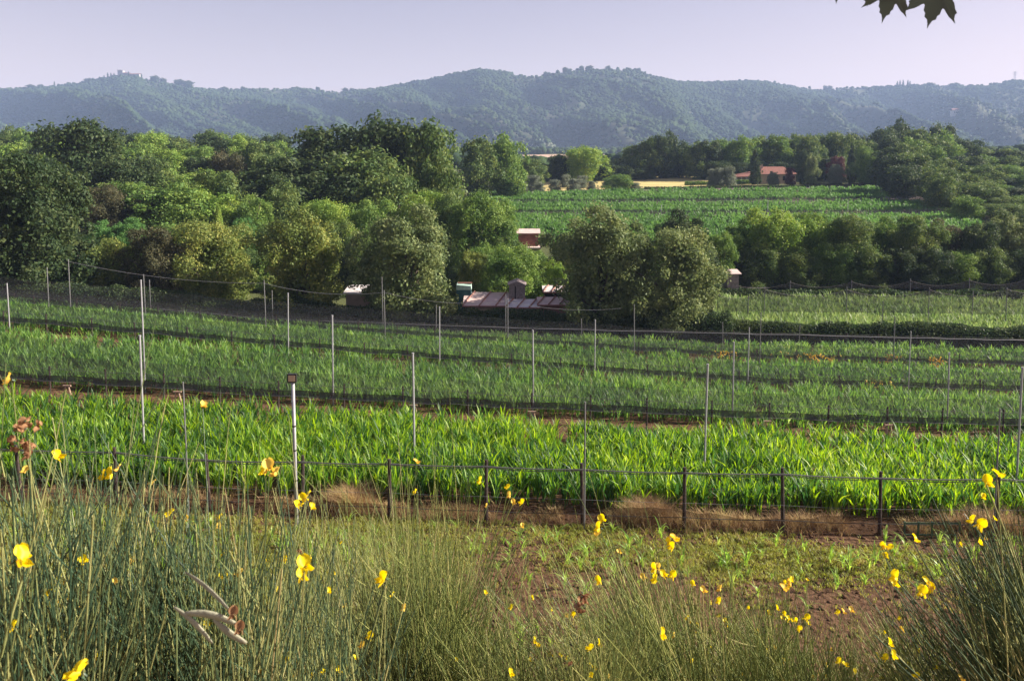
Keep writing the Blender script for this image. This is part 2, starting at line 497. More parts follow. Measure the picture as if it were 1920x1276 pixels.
def hill_z(t, v):
    """t = x / y, v 0 foot .. 1 ridge .. 1.35 beyond; returns x, y, z"""
    dr = np.interp(t, DR_T, DR_D)
    y = 1150 + (dr - 1150) * v
    sl = np.interp(t, RT, RS)
    zr = sl * dr
    z0 = -20.0
    s = np.where(v < 1, np.clip(v, 0, 1) ** 1.15, 1 - (np.maximum(v, 1) - 1) * 1.2)
    z = z0 + (zr - z0) * s
    k = np.clip(v, 0, 1); env = 4 * k * (1 - k)
    sp = fbm(t * 9 + v * 1.9 + 3.1, v * 1.3 + t * 2, 21, 4)
    rid = 1 - np.abs(2 * sp - 1) * 2
    z = z + env * (rid * 75 - 48) * np.where(v < 1, 1, 0)
    z = z + env * (fbm(t * 40, v * 9, 31, 3) - .5) * 24
    return t * y, y, CZ + z


vt = np.linspace(-1.05, 1.05, 420); vv = np.linspace(-.05, 1.4, 110)
HT, HV = np.meshgrid(vt, vv)
hx, hy, hz = hill_z(HT, HV)
idx = np.arange(HT.size).reshape(HT.shape)
quads = np.stack([idx[:-1, :-1], idx[:-1, 1:], idx[1:, 1:], idx[1:, :-1]], -1).reshape(-1, 4)
M['hill_ground'] = field_material('hill_ground', (.035, .055, .025), (.075, .08, .04), .012)
tag(mesh_np('hills', np.stack([hx, hy, hz], -1), quads, M['hill_ground'], smooth=True), kind='structure')

# blob trees of the far woods: one mesh of many crowns
gphi = (1 + 5 ** .5) / 2
ICO = np.array([(-1, gphi, 0), (1, gphi, 0), (-1, -gphi, 0), (1, -gphi, 0), (0, -1, gphi), (0, 1, gphi), (0, -1, -gphi), (0, 1, -gphi), (gphi, 0, -1), (gphi, 0, 1), (-gphi, 0, -1), (-gphi, 0, 1)]) / 1.902
ICF = np.array([(0, 11, 5), (0, 5, 1), (0, 1, 7), (0, 7, 10), (0, 10, 11), (1, 5, 9), (5, 11, 4), (11, 10, 2), (10, 7, 6), (7, 1, 8), (3, 9, 4), (3, 4, 2), (3, 2, 6), (3, 6, 8), (3, 8, 9), (4, 9, 5), (2, 4, 11), (6, 2, 10), (8, 6, 7), (9, 8, 1)])


def blobs(name, P, rad, hgt, mtl, **kw):
    n = len(P)
    a = rng.uniform(0, 6.28, n)
    V = ICO[None] * (1 + rng.uniform(-.28, .28, (n, 12, 1)))
    x = V[..., 0] * np.cos(a)[:, None] - V[..., 1] * np.sin(a)[:, None]
    y = V[..., 0] * np.sin(a)[:, None] + V[..., 1] * np.cos(a)[:, None]
    W = np.stack([x * rad[:, None], y * rad[:, None], V[..., 2] * hgt[:, None] / 2 + hgt[:, None] * .42], -1) + P[:, None, :]
    Fc = (ICF[None] + (np.arange(n) * 12)[:, None, None]).reshape(-1, 3)
    return tag(mesh_np(name, W, Fc, mtl), **kw)


n = 120000
t = rng.uniform(-.82, .82, n); v = rng.uniform(0, 1.04, n) ** .8 * 1.0
v = np.clip(v, 0, 1.03)
x, y, z = hill_z(t, v)
dens = fbm(t * 14, v * 5, 51, 4)
grove = (t > .52) & (fbm(t * 10, v * 3, 77, 2) > .46)
keep = (dens > .40) | (rng.random(n) < .18)
keep &= ~(grove & (rng.random(n) < .75))
P = np.stack([x, y, z], -1)[keep]
sz = rng.uniform(.5, 1.35, len(P))
blobs('hill_woods', P, 4.3 * sz, 7.5 * sz * rng.uniform(.7, 1.2, len(P)), M['f_hill'], kind='stuff', cat='woodland',
      label='dense blue-green woodland covering the far hills')

# woods in the plain between the near trees and the hills
n = 16000
D = 300 + 1000 * rng.random(n) ** .75
t = rng.uniform(-.85, .85, n)
x = t * D; z = ground(x, D)
bare = (t > -.05) & (t < .24) & (D < 860) & (D > 395)
keep = (fbm(x * .012, D * .012, 61, 3) > .42) & ~bare
P = np.stack([x, D, z], -1)[keep]
sz = rng.uniform(.5, 1.2, len(P))
blobs('plain_woods', P, 4.2 * sz, 7 * sz, M['f_hill'], kind='stuff', cat='woodland', label='belt of far trees in the plain at the foot of the hills')

# olive grove dots in rows on the hill foot
g_ = []
for i in range(26):
    for j in range(42):
        tt, v_ = -.085 + i * .0062 + .0008 * j, .02 + j * .0052
        if fbm(tt * 30, v_ * 8, 5, 2) > .38:
            g_.append((tt + rng.normal(0, .0005), v_))
for i in range(46):
    for j in range(30):
        tt, v_ = .50 + i * .007, .18 + j * .018 + .004 * i
        if v_ < .95: g_.append((tt, v_))
g_ = np.array(g_)
x, y, z = hill_z(g_[:, 0], g_[:, 1])
blobs('olive_grove', np.stack([x, y, z], -1), np.full(len(x), 2.3), np.full(len(x), 4.6), M['f_olive'], kind='stuff', cat='olive grove',
      label='pale olive grove planted in rows on the foot of the hills')

# ------------------------------------------------------------------ trees
def env_round(z): return np.sqrt(np.clip(1 - ((z - .52) / .5) ** 2, 0, 1)) * .5
def env_wide(z): return np.sqrt(np.clip(1 - ((z - .55) / .47) ** 2, 0, 1)) ** .8 * .5
def env_oval(z): return np.sqrt(np.clip(1 - ((z - .5) / .52) ** 2, 0, 1)) * .5
def env_cone(z): return np.clip((1.02 - z) ** .75, 0, 1) * np.clip(z * 6, 0, 1) * .5
def env_col(z): return np.clip(np.sin(np.pi * np.clip(z * .93 + .07, 0, 1)) ** .55, 0, 1) * .5
def env_bush(z): return np.sqrt(np.clip(1 - ((z - .38) / .64) ** 2, 0, 1)) * .5


def crown_mesh(name, env, lobes, lobe_r, leaves, leaf, seed, irr=.18):
    irr = irr * 1.4 + .08 if seed != 8 else irr
    r = np.random.default_rng(seed)
    z = r.uniform(.06, .95, lobes)
    a = r.uniform(0, 2 * np.pi, lobes)
    er = env(z) * (1 + (fbm(np.cos(a) * 1.4 + 5, np.sin(a) * 1.4 + z * 3, seed, 3) - .5) * 2 * irr * 2)
    rr = np.sqrt(r.uniform(.2, 1, lobes)) * np.maximum(er - lobe_r * .55, .02)
    cen = np.stack([np.cos(a) * rr, np.sin(a) * rr, z * (1 + r.normal(0, .03, lobes))], -1)
    lr = lobe_r * r.uniform(.55, 1.35, lobes)
    k = r.choice(lobes, leaves, p=lr ** 2 / (lr ** 2).sum())
    d = r.normal(0, 1, (leaves, 3)); d[:, 2] += .25; d /= np.linalg.norm(d, axis=1, keepdims=True)
    # keep most leaves on the outside of the whole crown
    out = cen[k] - np.array([0, 0, .45]); out /= np.linalg.norm(out, axis=1, keepdims=True) + 1e-6
    flip = ((d * out).sum(1) < -.2) & (r.random(leaves) < .75)
    d[flip] *= -1
    sh = np.where(r.random(leaves) < .22, r.uniform(1.0, 1.55, leaves), r.uniform(.72, 1.05, leaves))
    P = cen[k] + d * (lr[k] * sh)[:, None] * np.array([1, 1, .85])
    P[:, 2] = np.maximum(P[:, 2], .01)
    nrm = d + r.normal(0, .75, (leaves, 3)); nrm /= np.linalg.norm(nrm, axis=1, keepdims=True)
    tx = np.cross(nrm, r.normal(0, 1, (leaves, 3))); tx /= np.linalg.norm(tx, axis=1, keepdims=True)
    ty = np.cross(nrm, tx)
    s = leaf * r.uniform(.55, 1.3, leaves)[:, None]
    V = np.stack([P - tx * s, P - ty * s * .55 + nrm * s * .15, P + tx * s, P + ty * s * .55 + nrm * s * .15], 1)
    # plain inner quads, added to block light through the heart of the crown
    nc = 5000
    zc = r.uniform(.05, .9, nc); ac = r.uniform(0, 2 * np.pi, nc); rc = np.sqrt(r.random(nc)) * np.maximum(env(zc) * .76 - lobe_r * .3, .01)
    pc = np.stack([np.cos(ac) * rc, np.sin(ac) * rc, zc], -1)
    n1 = r.normal(0, 1, (nc, 3)); n1 /= np.linalg.norm(n1, axis=1, keepdims=True)
    n2 = np.cross(n1, r.normal(0, 1, (nc, 3))); n2 /= np.linalg.norm(n2, axis=1, keepdims=True)
    sc_ = r.uniform(.011, .019, nc)[:, None]
    V = np.concatenate([V, np.stack([pc - n1 * sc_, pc - n2 * sc_, pc + n1 * sc_, pc + n2 * sc_], 1)]); leaves += nc
    Fc = np.arange(leaves * 4).reshape(-1, 4)
    o = mesh_np(name, V, Fc, M['f_oak'])
    me = o.data; bpy.data.objects.remove(o)
    # trunk with limbs reaching lobes
    b = MB()
    b.tube([(0, 0, -.04), (.006, .004, .12), (.0, -.01, .35), (.01, .0, .62), (.0, .01, .8)], [.036, .028, .022, .012, .004], 8)
    for q in range(9):
        c = cen[r.integers(lobes)]
        h = r.uniform(.1, .35)
        mid = Vector((c[0] * .45, c[1] * .45, h + (c[2] - h) * .55))
        b.tube([(0, 0, h), tuple(mid), tuple(c)], [.016, .010, .003], 5)
    o = b.build('trunk', M['bark'], smooth=True)
    tm = o.data; bpy.data.objects.remove(o)
    return me, tm


PROTO = {
    'round_a': crown_mesh('crown', env_round, 120, .085, 34000, .0135, 1),
    'round_b': crown_mesh('crown', env_round, 100, .10, 34000, .0135, 2, .3),
    'wide_a': crown_mesh('crown', env_wide, 110, .095, 36000, .0135, 3, .25),
    'wide_b': crown_mesh('crown', env_wide, 85, .115, 34000, .0135, 4, .35),
    'oval_a': crown_mesh('crown', env_oval, 80, .09, 26000, .0135, 5, .25),
    'bush_a': crown_mesh('crown', env_bush, 60, .11, 22000, .0135, 6, .25),
    'bush_b': crown_mesh('crown', env_bush, 70, .10, 22000, .014, 7, .35),
    'dome': crown_mesh('crown', env_bush, 120, .06, 26000, .011, 8, .05),
    'cone': crown_mesh('crown', env_cone, 70, .07, 14000, .015, 9, .1),
    'column': crown_mesh('crown', env_col, 70, .10, 14000, .015, 10, .15),
    'small': crown_mesh('crown', env_bush, 26, .16, 5000, .030, 12, .2),
}


for _k, _a in [('round_a', (env_round, 60, .11, 9500, .024, 21)), ('round_b', (env_round, 46, .13, 9500, .024, 22, .3)), ('wide_a', (env_wide, 55, .12, 9500, .024, 23, .25)),
               ('wide_b', (env_wide, 42, .14, 9500, .024, 24, .3)), ('oval_a', (env_oval, 44, .12, 8000, .025, 25, .25)), ('bush_a', (env_bush, 40, .14, 8000, .025, 26, .25)), ('bush_b', (env_bush, 40, .13, 8000, .026, 27, .3))]:
    PROTO[_k + '_far'] = crown_mesh('crown', *_a)


def tree(px, ptop, wpx, D, shape, look, label, group=None, name='tree', lift=0.0, rot=None, cat='tree', ybase=None):
    top = at(px, ptop, D)
    x, y = top.x, top.y
    g = gz(x, y) if ybase is None else ybase
    g += lift
    H = max(top.z - g, .6)
    W = wpx * D / F / max(cp, .9) * .98
    e = empty(name, (x, y, g), random.uniform(0, 6.28) if rot is None else rot, label, cat, group)
    cm, tm = PROTO[shape + '_far' if D > 97 and shape + '_far' in PROTO else shape]
    for part, me in (('crown', cm), ('trunk', tm)):
        o = bpy.data.objects.new(part, me); C.objects.link(o); o.parent = e
        if part == 'crown':
            o.scale = (W, W, H * 1.0)
            o.material_slots[0].link = 'OBJECT'; o.material_slots[0].material = M['f_' + look]
        else:
            o.scale = (W * .9, W * .9, H)
    return e


# front row along the far edge of the terraces
FRONT = [
    (45, 298, 250, 64, 'wide_a', 'oak_dark', 'tall dark tree with grey sunlit leaf tips at the left edge, behind the field'),
    (200, 455, 120, 67, 'bush_b', 'yellow', 'light green bushy tree just right of the tall dark tree at the left edge'),
    (292, 430, 125, 66, 'round_b', 'brown', 'brownish round tree between the light green bush and the yellow-topped dark tree'),
    (405, 425, 165, 69, 'wide_b', 'yellow', 'wide dark tree with yellow-green top behind the leaning cable'),
    (562, 406, 190, 65, 'round_a', 'yellow', 'rounded tree with golden sunlit right flank, left of the big grey-green tree'),
    (758, 402, 218, 63, 'round_a', 'grey', 'big round grey-green tree left of the teal tarpaulin and pink roofs'),
    (884, 474, 72, 72, 'oval_a', 'yellow', 'small yellow-green tree between the big grey-green tree and the plank shed'),
    (957, 470, 135, 70, 'bush_a', 'green', 'broad-leaved dark fig tree standing right behind the plank shed'),
    (1045, 492, 70, 73, 'bush_b', 'bright', 'small light green tree right of the fig tree above the pale roof'),
    (1130, 402, 215, 64, 'round_a', 'grey', 'large round tree, left half of the big double crown by the far crop'),
    (1268, 430, 190, 63, 'round_b', 'grey', 'large round tree with pale sunlit right flank, right half of the double crown'),
    (910, 366, 150, 88, 'wide_a', 'green', 'mid green round tree above and behind the teal tarpaulin'),
    (1000, 476, 70, 80, 'bush_a', 'green', 'low green tree below the red terrace'),
    (1074, 440, 84, 84, 'round_b', 'oak', 'dark tree right of the red terrace'),
    (1282, 402, 110, 88, 'round_a', 'oak_dark', 'dark tree peeping out behind the big double crown'),
    (1352, 438, 70, 84, 'oval_a', 'green', 'slim green tree right behind the pale flank of the double crown'),
    (185, 413, 62, 80, 'dome', 'pine', 'left of two dark green dome-shaped pines'),
    (243, 410, 84, 80, 'dome', 'pine', 'right of two dark green dome-shaped pines'),
    (408, 388, 42, 84, 'cone', 'bright', 'small pointed light green tree above the yellow-topped dark tree'),
    (452, 408, 70, 84, 'dome', 'pine', 'green dome-shaped pine behind the golden-flanked rounded tree'),
    (470, 372, 90, 92, 'bush_b', 'green', 'bushy green tree left of the bright row under the dark oaks'),
    (600, 384, 120, 88, 'wide_b', 'bright', 'bright green spreading tree below the dark oak clump'),
    (690, 378, 130, 90, 'wide_a', 'green', 'fresh green tree behind the big grey-green tree'),
    (790, 362, 120, 94, 'round_b', 'bright', 'light green tree just below the right end of the dark oak clump'),
    (845, 374, 80, 92, 'bush_a', 'oak', 'olive-green bushy tree below the right flank of the dark oak clump'),
]
for f in FRONT: tree(*f[:6], f[6])
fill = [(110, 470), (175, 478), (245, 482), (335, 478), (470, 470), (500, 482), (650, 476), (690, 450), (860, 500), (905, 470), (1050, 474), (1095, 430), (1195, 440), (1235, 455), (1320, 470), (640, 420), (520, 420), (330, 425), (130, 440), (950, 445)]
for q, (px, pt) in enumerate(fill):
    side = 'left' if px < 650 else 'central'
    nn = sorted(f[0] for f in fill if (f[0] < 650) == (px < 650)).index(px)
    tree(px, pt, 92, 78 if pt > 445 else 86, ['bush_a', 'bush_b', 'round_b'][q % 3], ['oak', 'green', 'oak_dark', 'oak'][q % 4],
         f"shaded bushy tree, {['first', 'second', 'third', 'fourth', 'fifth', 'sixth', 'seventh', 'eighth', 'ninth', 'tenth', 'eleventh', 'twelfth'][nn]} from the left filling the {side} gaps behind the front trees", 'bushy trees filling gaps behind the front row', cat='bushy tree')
# row behind the netted far crop on the right
g = 'trees in a row behind the netted crop on the right'
for px, pt, wd, D, sh, lk, lb in [
    (1392, 418, 90, 90, 'round_a', 'green', 'leftmost tree of the row behind the netted crop'),
    (1450, 394, 130, 88, 'wide_a', 'bright', 'brightest yellow-green tree of the row behind the netted crop'),
    (1530, 402, 110, 91, 'round_b', 'green', 'tree just right of the brightest tree in the netted-crop row'),
    (1595, 412, 110, 88, 'wide_b', 'oak', 'broad tree in the middle of the row behind the netted crop'),
    (1655, 414, 100, 91, 'round_a', 'green', 'rounded tree right of the middle in the netted-crop row'),
    (1715, 408, 100, 88, 'round_b', 'oak', 'tree with pale crown third from the right in the netted-crop row'),
    (1775, 420, 100, 90, 'round_a', 'brown', 'greyish tree second from the right in the netted-crop row'),
    (1835, 422, 100, 88, 'wide_a', 'oak_dark', 'dark tree near the right edge in the netted-crop row'),
    (1895, 404, 120, 90, 'round_a', 'grey', 'pale topped tree at the right edge in the netted-crop row')]:
    tree(px, pt, wd, D, sh, lk, lb, g)
def pt_n(px):
    return ['first', 'second', 'third', 'fourth', 'fifth', 'sixth', 'seventh', 'eighth', 'ninth', 'tenth'][sorted([1420, 1480, 1560, 1625, 1690, 1745, 1800, 1860, 1370, 1925]).index(px)]


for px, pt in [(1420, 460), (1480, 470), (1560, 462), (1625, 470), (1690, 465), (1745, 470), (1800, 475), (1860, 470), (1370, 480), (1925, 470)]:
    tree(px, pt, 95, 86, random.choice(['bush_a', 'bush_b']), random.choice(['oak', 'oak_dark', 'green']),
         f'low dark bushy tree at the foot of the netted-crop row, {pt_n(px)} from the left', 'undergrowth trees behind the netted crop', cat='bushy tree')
# dark oaks, centre left
g = 'dark oaks in the tall clump left of the centre'
for px, pt, wd, D, sh, lk, lb in [
    (560, 296, 200, 116, 'wide_a', 'oak_dark', 'lowest dark oak on the left flank of the clump'),
    (520, 330, 140, 110, 'bush_a', 'oak_dark', 'small dark oak at the left foot of the clump'),
    (640, 246, 210, 122, 'round_a', 'oak_dark', 'dark oak with brownish top left of the summit of the clump'),
    (722, 232, 200, 124, 'wide_b', 'oak_dark', 'tallest dark oak at the summit of the clump'),
    (800, 240, 150, 120, 'round_b', 'oak', 'dark oak with sunlit right edge at the right of the clump'),
    (690, 290, 200, 110, 'round_b', 'oak', 'oak in front of the summit of the dark clump'),
    (600, 330, 180, 106, 'round_a', 'oak_dark', 'dark oak low in the middle of the clump'),
    (740, 334, 150, 102, 'bush_b', 'oak', 'low oak on the front right foot of the dark clump'),
    (822, 300, 110, 108, 'oval_a', 'oak', 'narrow oak closing the right edge of the dark clump')]:
    tree(px, pt, wd, D, sh, lk, lb, g, name='oak_tree')
# left wood
tree(165, 234, 170, 118, 'round_b', 'oak_dark', 'tallest dark oak standing over the left wood', name='oak_tree')
tree(225, 300, 120, 112, 'wide_b', 'oak_dark', 'dark tree at the right foot of the tallest oak in the left wood')
tree(310, 352, 150, 98, 'wide_a', 'green', 'bright tree with pale green top in front of the left wood')
tree(200, 352, 110, 96, 'bush_b', 'brown', 'tree with rusty brown top in front of the left wood')
tree(400, 326, 110, 104, 'round_a', 'oak', 'rounded tree left of the foot of the dark oak clump')
pts = []
for D, top0, top1, nrow in [(100, 372, 360, 7), (108, 348, 345, 7), (124, 318, 322, 8), (142, 292, 298, 8), (165, 270, 280, 9), (195, 252, 268, 10), (235, 243, 262, 12)]:
    for i in range(nrow):
        px = -40 + 590 * (i + random.uniform(.1, .9)) / nrow
        pts.append((px, top0 + (top1 - top0) * px / 560 + random.uniform(-9, 9), random.uniform(75, 110) * (115 / D) ** .35, D * random.uniform(.98, 1.02), i, D))
NTH = ['first', 'second', 'third', 'fourth', 'fifth', 'sixth', 'seventh', 'eighth', 'ninth', 'tenth', 'eleventh', 'twelfth']
ROWN = {100: 'nearest', 108: 'second nearest', 124: 'third nearest', 142: 'middle', 165: 'third farthest', 195: 'second farthest', 235: 'farthest'}
LOOKW = {'oak': 'olive-green', 'green': 'mid green', 'oak_dark': 'dark green', 'bright': 'light green', 'brown': 'brownish green'}
for px, pt, wd, D, i_, rw in pts:
    lk = random.choices(['oak', 'green', 'oak_dark', 'bright', 'brown'], [5, 5, 2, 2, 1])[0]
    tree(px, pt, wd, D, random.choice(['round_a', 'round_b', 'wide_a', 'wide_b', 'oval_a']), lk,
         f'{LOOKW[lk]} crown, {NTH[i_]} from the left in the {ROWN[rw]} row of the left wood', 'trees of the left wood')
# centre distance
g = 'trees along the far side of the olive garden'
for px, pt, wd, D, sh, lk, lb in [
    (900, 264, 90, 178, 'round_b', 'oak', 'left of the twin tall trees at the left end of the far maize field'),
    (945, 262, 90, 182, 'wide_a', 'green', 'right of the twin tall trees at the left end of the far maize field'),
    (1000, 300, 60, 215, 'round_a', 'oak', 'small dark tree right of the twin tall trees'),
    (1095, 278, 92, 232, 'wide_b', 'bright', 'pale spreading tree below the tan stubble field'),
    (1048, 292, 60, 236, 'round_b', 'oak_dark', 'dark tree left of the pale spreading tree'),
    (1150, 300, 60, 240, 'round_a', 'oak_dark', 'dark tree right of the pale spreading tree')]:
    tree(px, pt, wd, D, sh, lk, lb, g)
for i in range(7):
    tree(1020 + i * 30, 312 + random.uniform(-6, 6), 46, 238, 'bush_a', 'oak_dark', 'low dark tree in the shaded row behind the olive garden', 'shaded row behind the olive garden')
g = 'trees behind the red-roofed house'
for i in range(15):
    px = 1195 + i * 27 + random.uniform(-6, 6)
    tree(px, np.interp(px, [1180, 1250, 1300, 1380, 1450, 1580], [276, 258, 272, 262, 256, 256]) + random.uniform(-5, 5), 62, 242 + random.uniform(-8, 8),
         random.choice(['round_a', 'round_b', 'oval_a', 'wide_a']), random.choice(['oak', 'oak', 'green', 'oak_dark']), f'tall green tree, number {i + 1} from the left in the belt behind the red-roofed house'.replace('number ' + str(i + 1), (NTH + ['thirteenth', 'fourteenth', 'fifteenth'])[i]), g)
for i in range(10):
    px = 1190 + i * 40 + random.uniform(-6, 6)
    tree(px, 300 + random.uniform(-5, 5), 56, 256 if px < 1340 else 232, 'bush_b', 'oak_dark', f'dark low tree, {NTH[i]} from the left before the belt behind the red-roofed house', 'low trees around the red-roofed house')
# wooded hill on the right
g = 'trees of the wooded rise on the right'
tree(1690, 232, 56, 262, 'wide_a', 'oak_dark', 'left of two dark round trees standing out on top of the right-hand wood')
tree(1765, 236, 56, 258, 'wide_b', 'oak_dark', 'right of two dark round trees standing out on top of the right-hand wood')
RR = {250: 'farthest', 225: 'second farthest', 205: 'third farthest', 185: 'middle', 168: 'third nearest', 152: 'second nearest', 140: 'nearest'}
prof = ([1580, 1650, 1700, 1760, 1830, 1880, 1930, 2000], [254, 250, 244, 250, 270, 284, 284, 280])
for D, off, x0, nrow in [(250, 0, 1580, 10), (225, 16, 1600, 9), (205, 34, 1640, 8), (185, 52, 1650, 7), (168, 72, 1690, 7), (152, 92, 1740, 6), (140, 112, 1800, 4)]:
    for i in range(nrow):
        px = x0 + (1990 - x0) * (i + random.uniform(.15, .85)) / nrow
        tree(px, float(np.interp(px, *prof)) + off * .9 + random.uniform(-4, 4), random.uniform(62, 92) * (200 / D) ** .3, D * random.uniform(.97, 1.03),
             random.choice(['round_a', 'round_b', 'wide_a', 'wide_b', 'oval_a']), (lk := random.choices(['oak', 'green', 'oak_dark'], [4, 2, 2])[0]),
             f"{LOOKW[lk]} crown, {NTH[i]} from the left in the {RR[D]} row of the right-hand wood", g)
# garden trees round the house
g = None
tree(1417, 282, 36, 211, 'cone', 'oak_dark', 'dark conical tree left of the red-roofed house')
tree(1506, 283, 26, 210, 'column', 'oak_dark', 'dark slim tree at the right end of the red-roofed house')
tree(1522, 289, 28, 208, 'oval_a', 'grey', 'pale slim tree right beside the dark slim tree by the house')
tree(1568, 308, 36, 207, 'dome', 'olive', 'round clipped grey bush right of the house')
tree(1568, 296, 36, 216, 'round_a', 'red', 'dark red-leaved tree behind the round clipped grey bush')
tree(1625, 276, 52, 205, 'column', 'green', 'tall domed green tree right of the round clipped bush')
tree(1600, 290, 36, 208, 'cone', 'oak_dark', 'dark pointed tree left of the tall domed green tree')
tree(1450, 321, 26, 209, 'dome', 'olive', 'round bush in front of the house wall')
tree(1481, 316, 20, 209, 'small', 'red', 'small red-leaved bush in front of the house')
for px, wd, pt in [(1334, 18, 318), (1348, 24, 316), (1368, 26, 314)]:
    tree(px, pt, wd, 207, 'small', 'olive', 'pale silvery garden tree left of the house porch', 'silvery garden trees by the porch', name='olive_tree')
for px, pt, wd, D in [(933, 342, 34, 196), (972, 340, 38, 197), (1000, 330, 34, 205), (1040, 338, 28, 201), (1078, 336, 32, 200), (1092, 330, 26, 212), (1110, 340, 22, 204), (1012, 344, 24, 196), (1140, 336, 26, 212), (1060, 328, 24, 216), (985, 328, 24, 218)]:
    tree(px, pt, wd, D, 'small', 'olive', 'small rounded grey-green olive tree in the pale garden', 'olive trees in the pale garden', name='olive_tree', cat='olive tree')
tree(1162, 329, 60, 199, 'bush_a', 'green', 'wide green bush at the left end of the yellow field')
tree(1192, 343, 26, 199, 'small', 'olive', 'small grey bush beside the wide green bush')

# hedges: leafy walls
def hedge(label, a, b, h, depth, look, leaves, leaf=.07, name='hedge'):
    (x0, y0), (x1, y1) = a, b
    n = leaves
    u = rng.random(n); x = x0 + (x1 - x0) * u; y = y0 + (y1 - y0) * u
    L = math.hypot(x1 - x0, y1 - y0); nx, ny = -(y1 - y0) / L, (x1 - x0) / L
    hh = h * (.75 + .5 * fbm(u * L * .5, u * 0, 71, 3))
    a_ = rng.uniform(0, np.pi, n); rad = np.sqrt(rng.uniform(.3, 1, n))
    ox = np.cos(a_) * rad * depth / 2
    zz = np.sin(a_) * rad * hh
    P = np.stack([x + nx * ox, y + ny * ox, ground(x, y) + np.maximum(zz, .03)], -1)
    nrm = rng.normal(0, 1, (n, 3)); nrm /= np.linalg.norm(nrm, axis=1, keepdims=True)
    tx = np.cross(nrm, rng.normal(0, 1, (n, 3))); tx /= np.linalg.norm(tx, axis=1, keepdims=True); ty = np.cross(nrm, tx)
    s = leaf * rng.uniform(.6, 1.4, n)[:, None]
    V = np.stack([P - tx * s, P - ty * s * .6, P + tx * s, P + ty * s * .6], 1)
    o = mesh_np(name, V, np.arange(n * 4).reshape(-1, 4), M['f_' + look])
    return tag(o, label, 'hedge')


def pxD(px, D): return (xz(px, D, 590), D)
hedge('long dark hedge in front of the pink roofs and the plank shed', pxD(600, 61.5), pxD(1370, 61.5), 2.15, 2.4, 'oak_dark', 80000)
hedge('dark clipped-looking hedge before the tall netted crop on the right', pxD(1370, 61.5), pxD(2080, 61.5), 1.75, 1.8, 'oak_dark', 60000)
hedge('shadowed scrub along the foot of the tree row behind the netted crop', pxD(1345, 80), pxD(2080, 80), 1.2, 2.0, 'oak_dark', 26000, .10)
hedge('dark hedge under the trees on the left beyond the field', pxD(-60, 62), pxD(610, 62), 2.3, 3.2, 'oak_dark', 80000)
hedge('low green hedge along the front of the house garden', pxD(1280, 214), pxD(1408, 214), 1.2, 1.6, 'green', 9000, .16)
hedge('low dark hedge between yellow field and far maize', pxD(1205, 202.5), pxD(1500, 202), .75, 1.3, 'oak_dark', 9000, .12)
hedge('pale shrubby border right of the house along the brown track', pxD(1500, 204), pxD(1700, 203), .9, 2.0, 'brown', 7000, .16)

# ------------------------------------------------------------------ maize beds
def crop(name, x_of_px, D0, D1, per_m2, h, leafw, mtl, label, leaves=7, pxa=-160, pxb=2080, K=4, gap=None, rows=None):
    xa0, xb0 = xz(pxa, D0), xz(pxb, D0); xa1, xb1 = xz(pxa, D1), xz(pxb, D1)
    area = ((xb0 - xa0) + (xb1 - xa1)) / 2 * (D1 - D0)
    n = int(area * per_m2 * 1.1)
    v = rng.random(n); y = D0 + (D1 - D0) * v
    if rows:
        y = D0 + (np.round((y - D0) / rows) * rows) + rng.normal(0, rows * .12, n)
        y = np.clip(y, D0, D1)
    x = (xa0 + (xa1 - xa0) * v) + ((xb0 - xa0) + ((xb1 - xa1) - (xb0 - xa0)) * v) * rng.random(n)
    k = fbm(x * .5, y * .5, 91, 3)
    keep = k > .20 + .05 * rng.random(n)
    if gap is not None: keep &= ~gap(x, y)
    x, y, k = x[keep], y[keep], k[keep]
    z = ground(x, y)
    hh = h * (.68 + .45 * k + .3 * (fbm(x * .15, y * .25, 93, 2) - .5)) * rng.uniform(.7, 1.22, len(x))
    n = len(x)
    # leaves
    N = n * leaves
    i = np.repeat(np.arange(n), leaves)
    lv = np.tile(np.arange(leaves), n) / max(leaves - 1, 1)
    hb = hh[i] * (.05 + .5 * lv) * rng.uniform(.8, 1.1, N)
    base = np.stack([x[i] + rng.normal(0, .02, N), y[i] + rng.normal(0, .02, N), z[i] + hb], -1)
    ln = (hh[i] - hb) * rng.uniform(.75, 1.15, N)
    d = rng.uniform(0, 2 * np.pi, N)
    lean = rng.uniform(.15, .75, N) * (1.1 - .55 * lv)
    V, Fq = blades_np(base, ln, leafw * rng.uniform(.7, 1.25, N), d, lean, K, droop=.18)
    o = mesh_np(name, V, Fq, mtl)
    return tag(o, label, 'maize crop', kind='stuff')


crop('maize_crop', None, 20.6, 28.0, 18, 1.05, .046, M['corn'], 'dense bright green young maize filling the bed right behind the near fence', 8)
crop('maize_crop', None, 31.0, 38.4, 15, .98, .045, M['corn_mid'], 'green young maize in the second bed between the first and second black net strips', 7)
crop('maize_crop', None, 41.0, 48.3, 12, .95, .055, M['corn_mid'], 'green young maize in the third bed between the second and third black net strips', 6)
crop('maize_crop', None, 50.8, 56.0, 11, .95, .062, M['corn_mid'], 'green young maize in the last bed of the terraces before the dark hedge', 6)
crop('maize_crop', None, 63, 77, 10, 1.45, .07, M['corn_tall'], 'tall pale green maize under the far nets on the right', 7, pxa=1340)
crop('maize_crop', None, 117, 146, 3.2, 1.3, .15, M['corn_far'], 'far maize strip between the tree tops and the lower dark track', 5, pxa=940, pxb=1830, rows=1.1)
crop('maize_crop', None, 151, 167, 3.0, 1.3, .16, M['corn_far'], 'far maize strip in the middle of the far field', 5, pxa=930, pxb=1760, rows=1.1)
crop('maize_crop', None, 173, 194, 2.6, 1.4, .17, M['corn_far'], 'uppermost far maize strip below the brown track', 5, pxa=915, pxb=1660, rows=1.2)
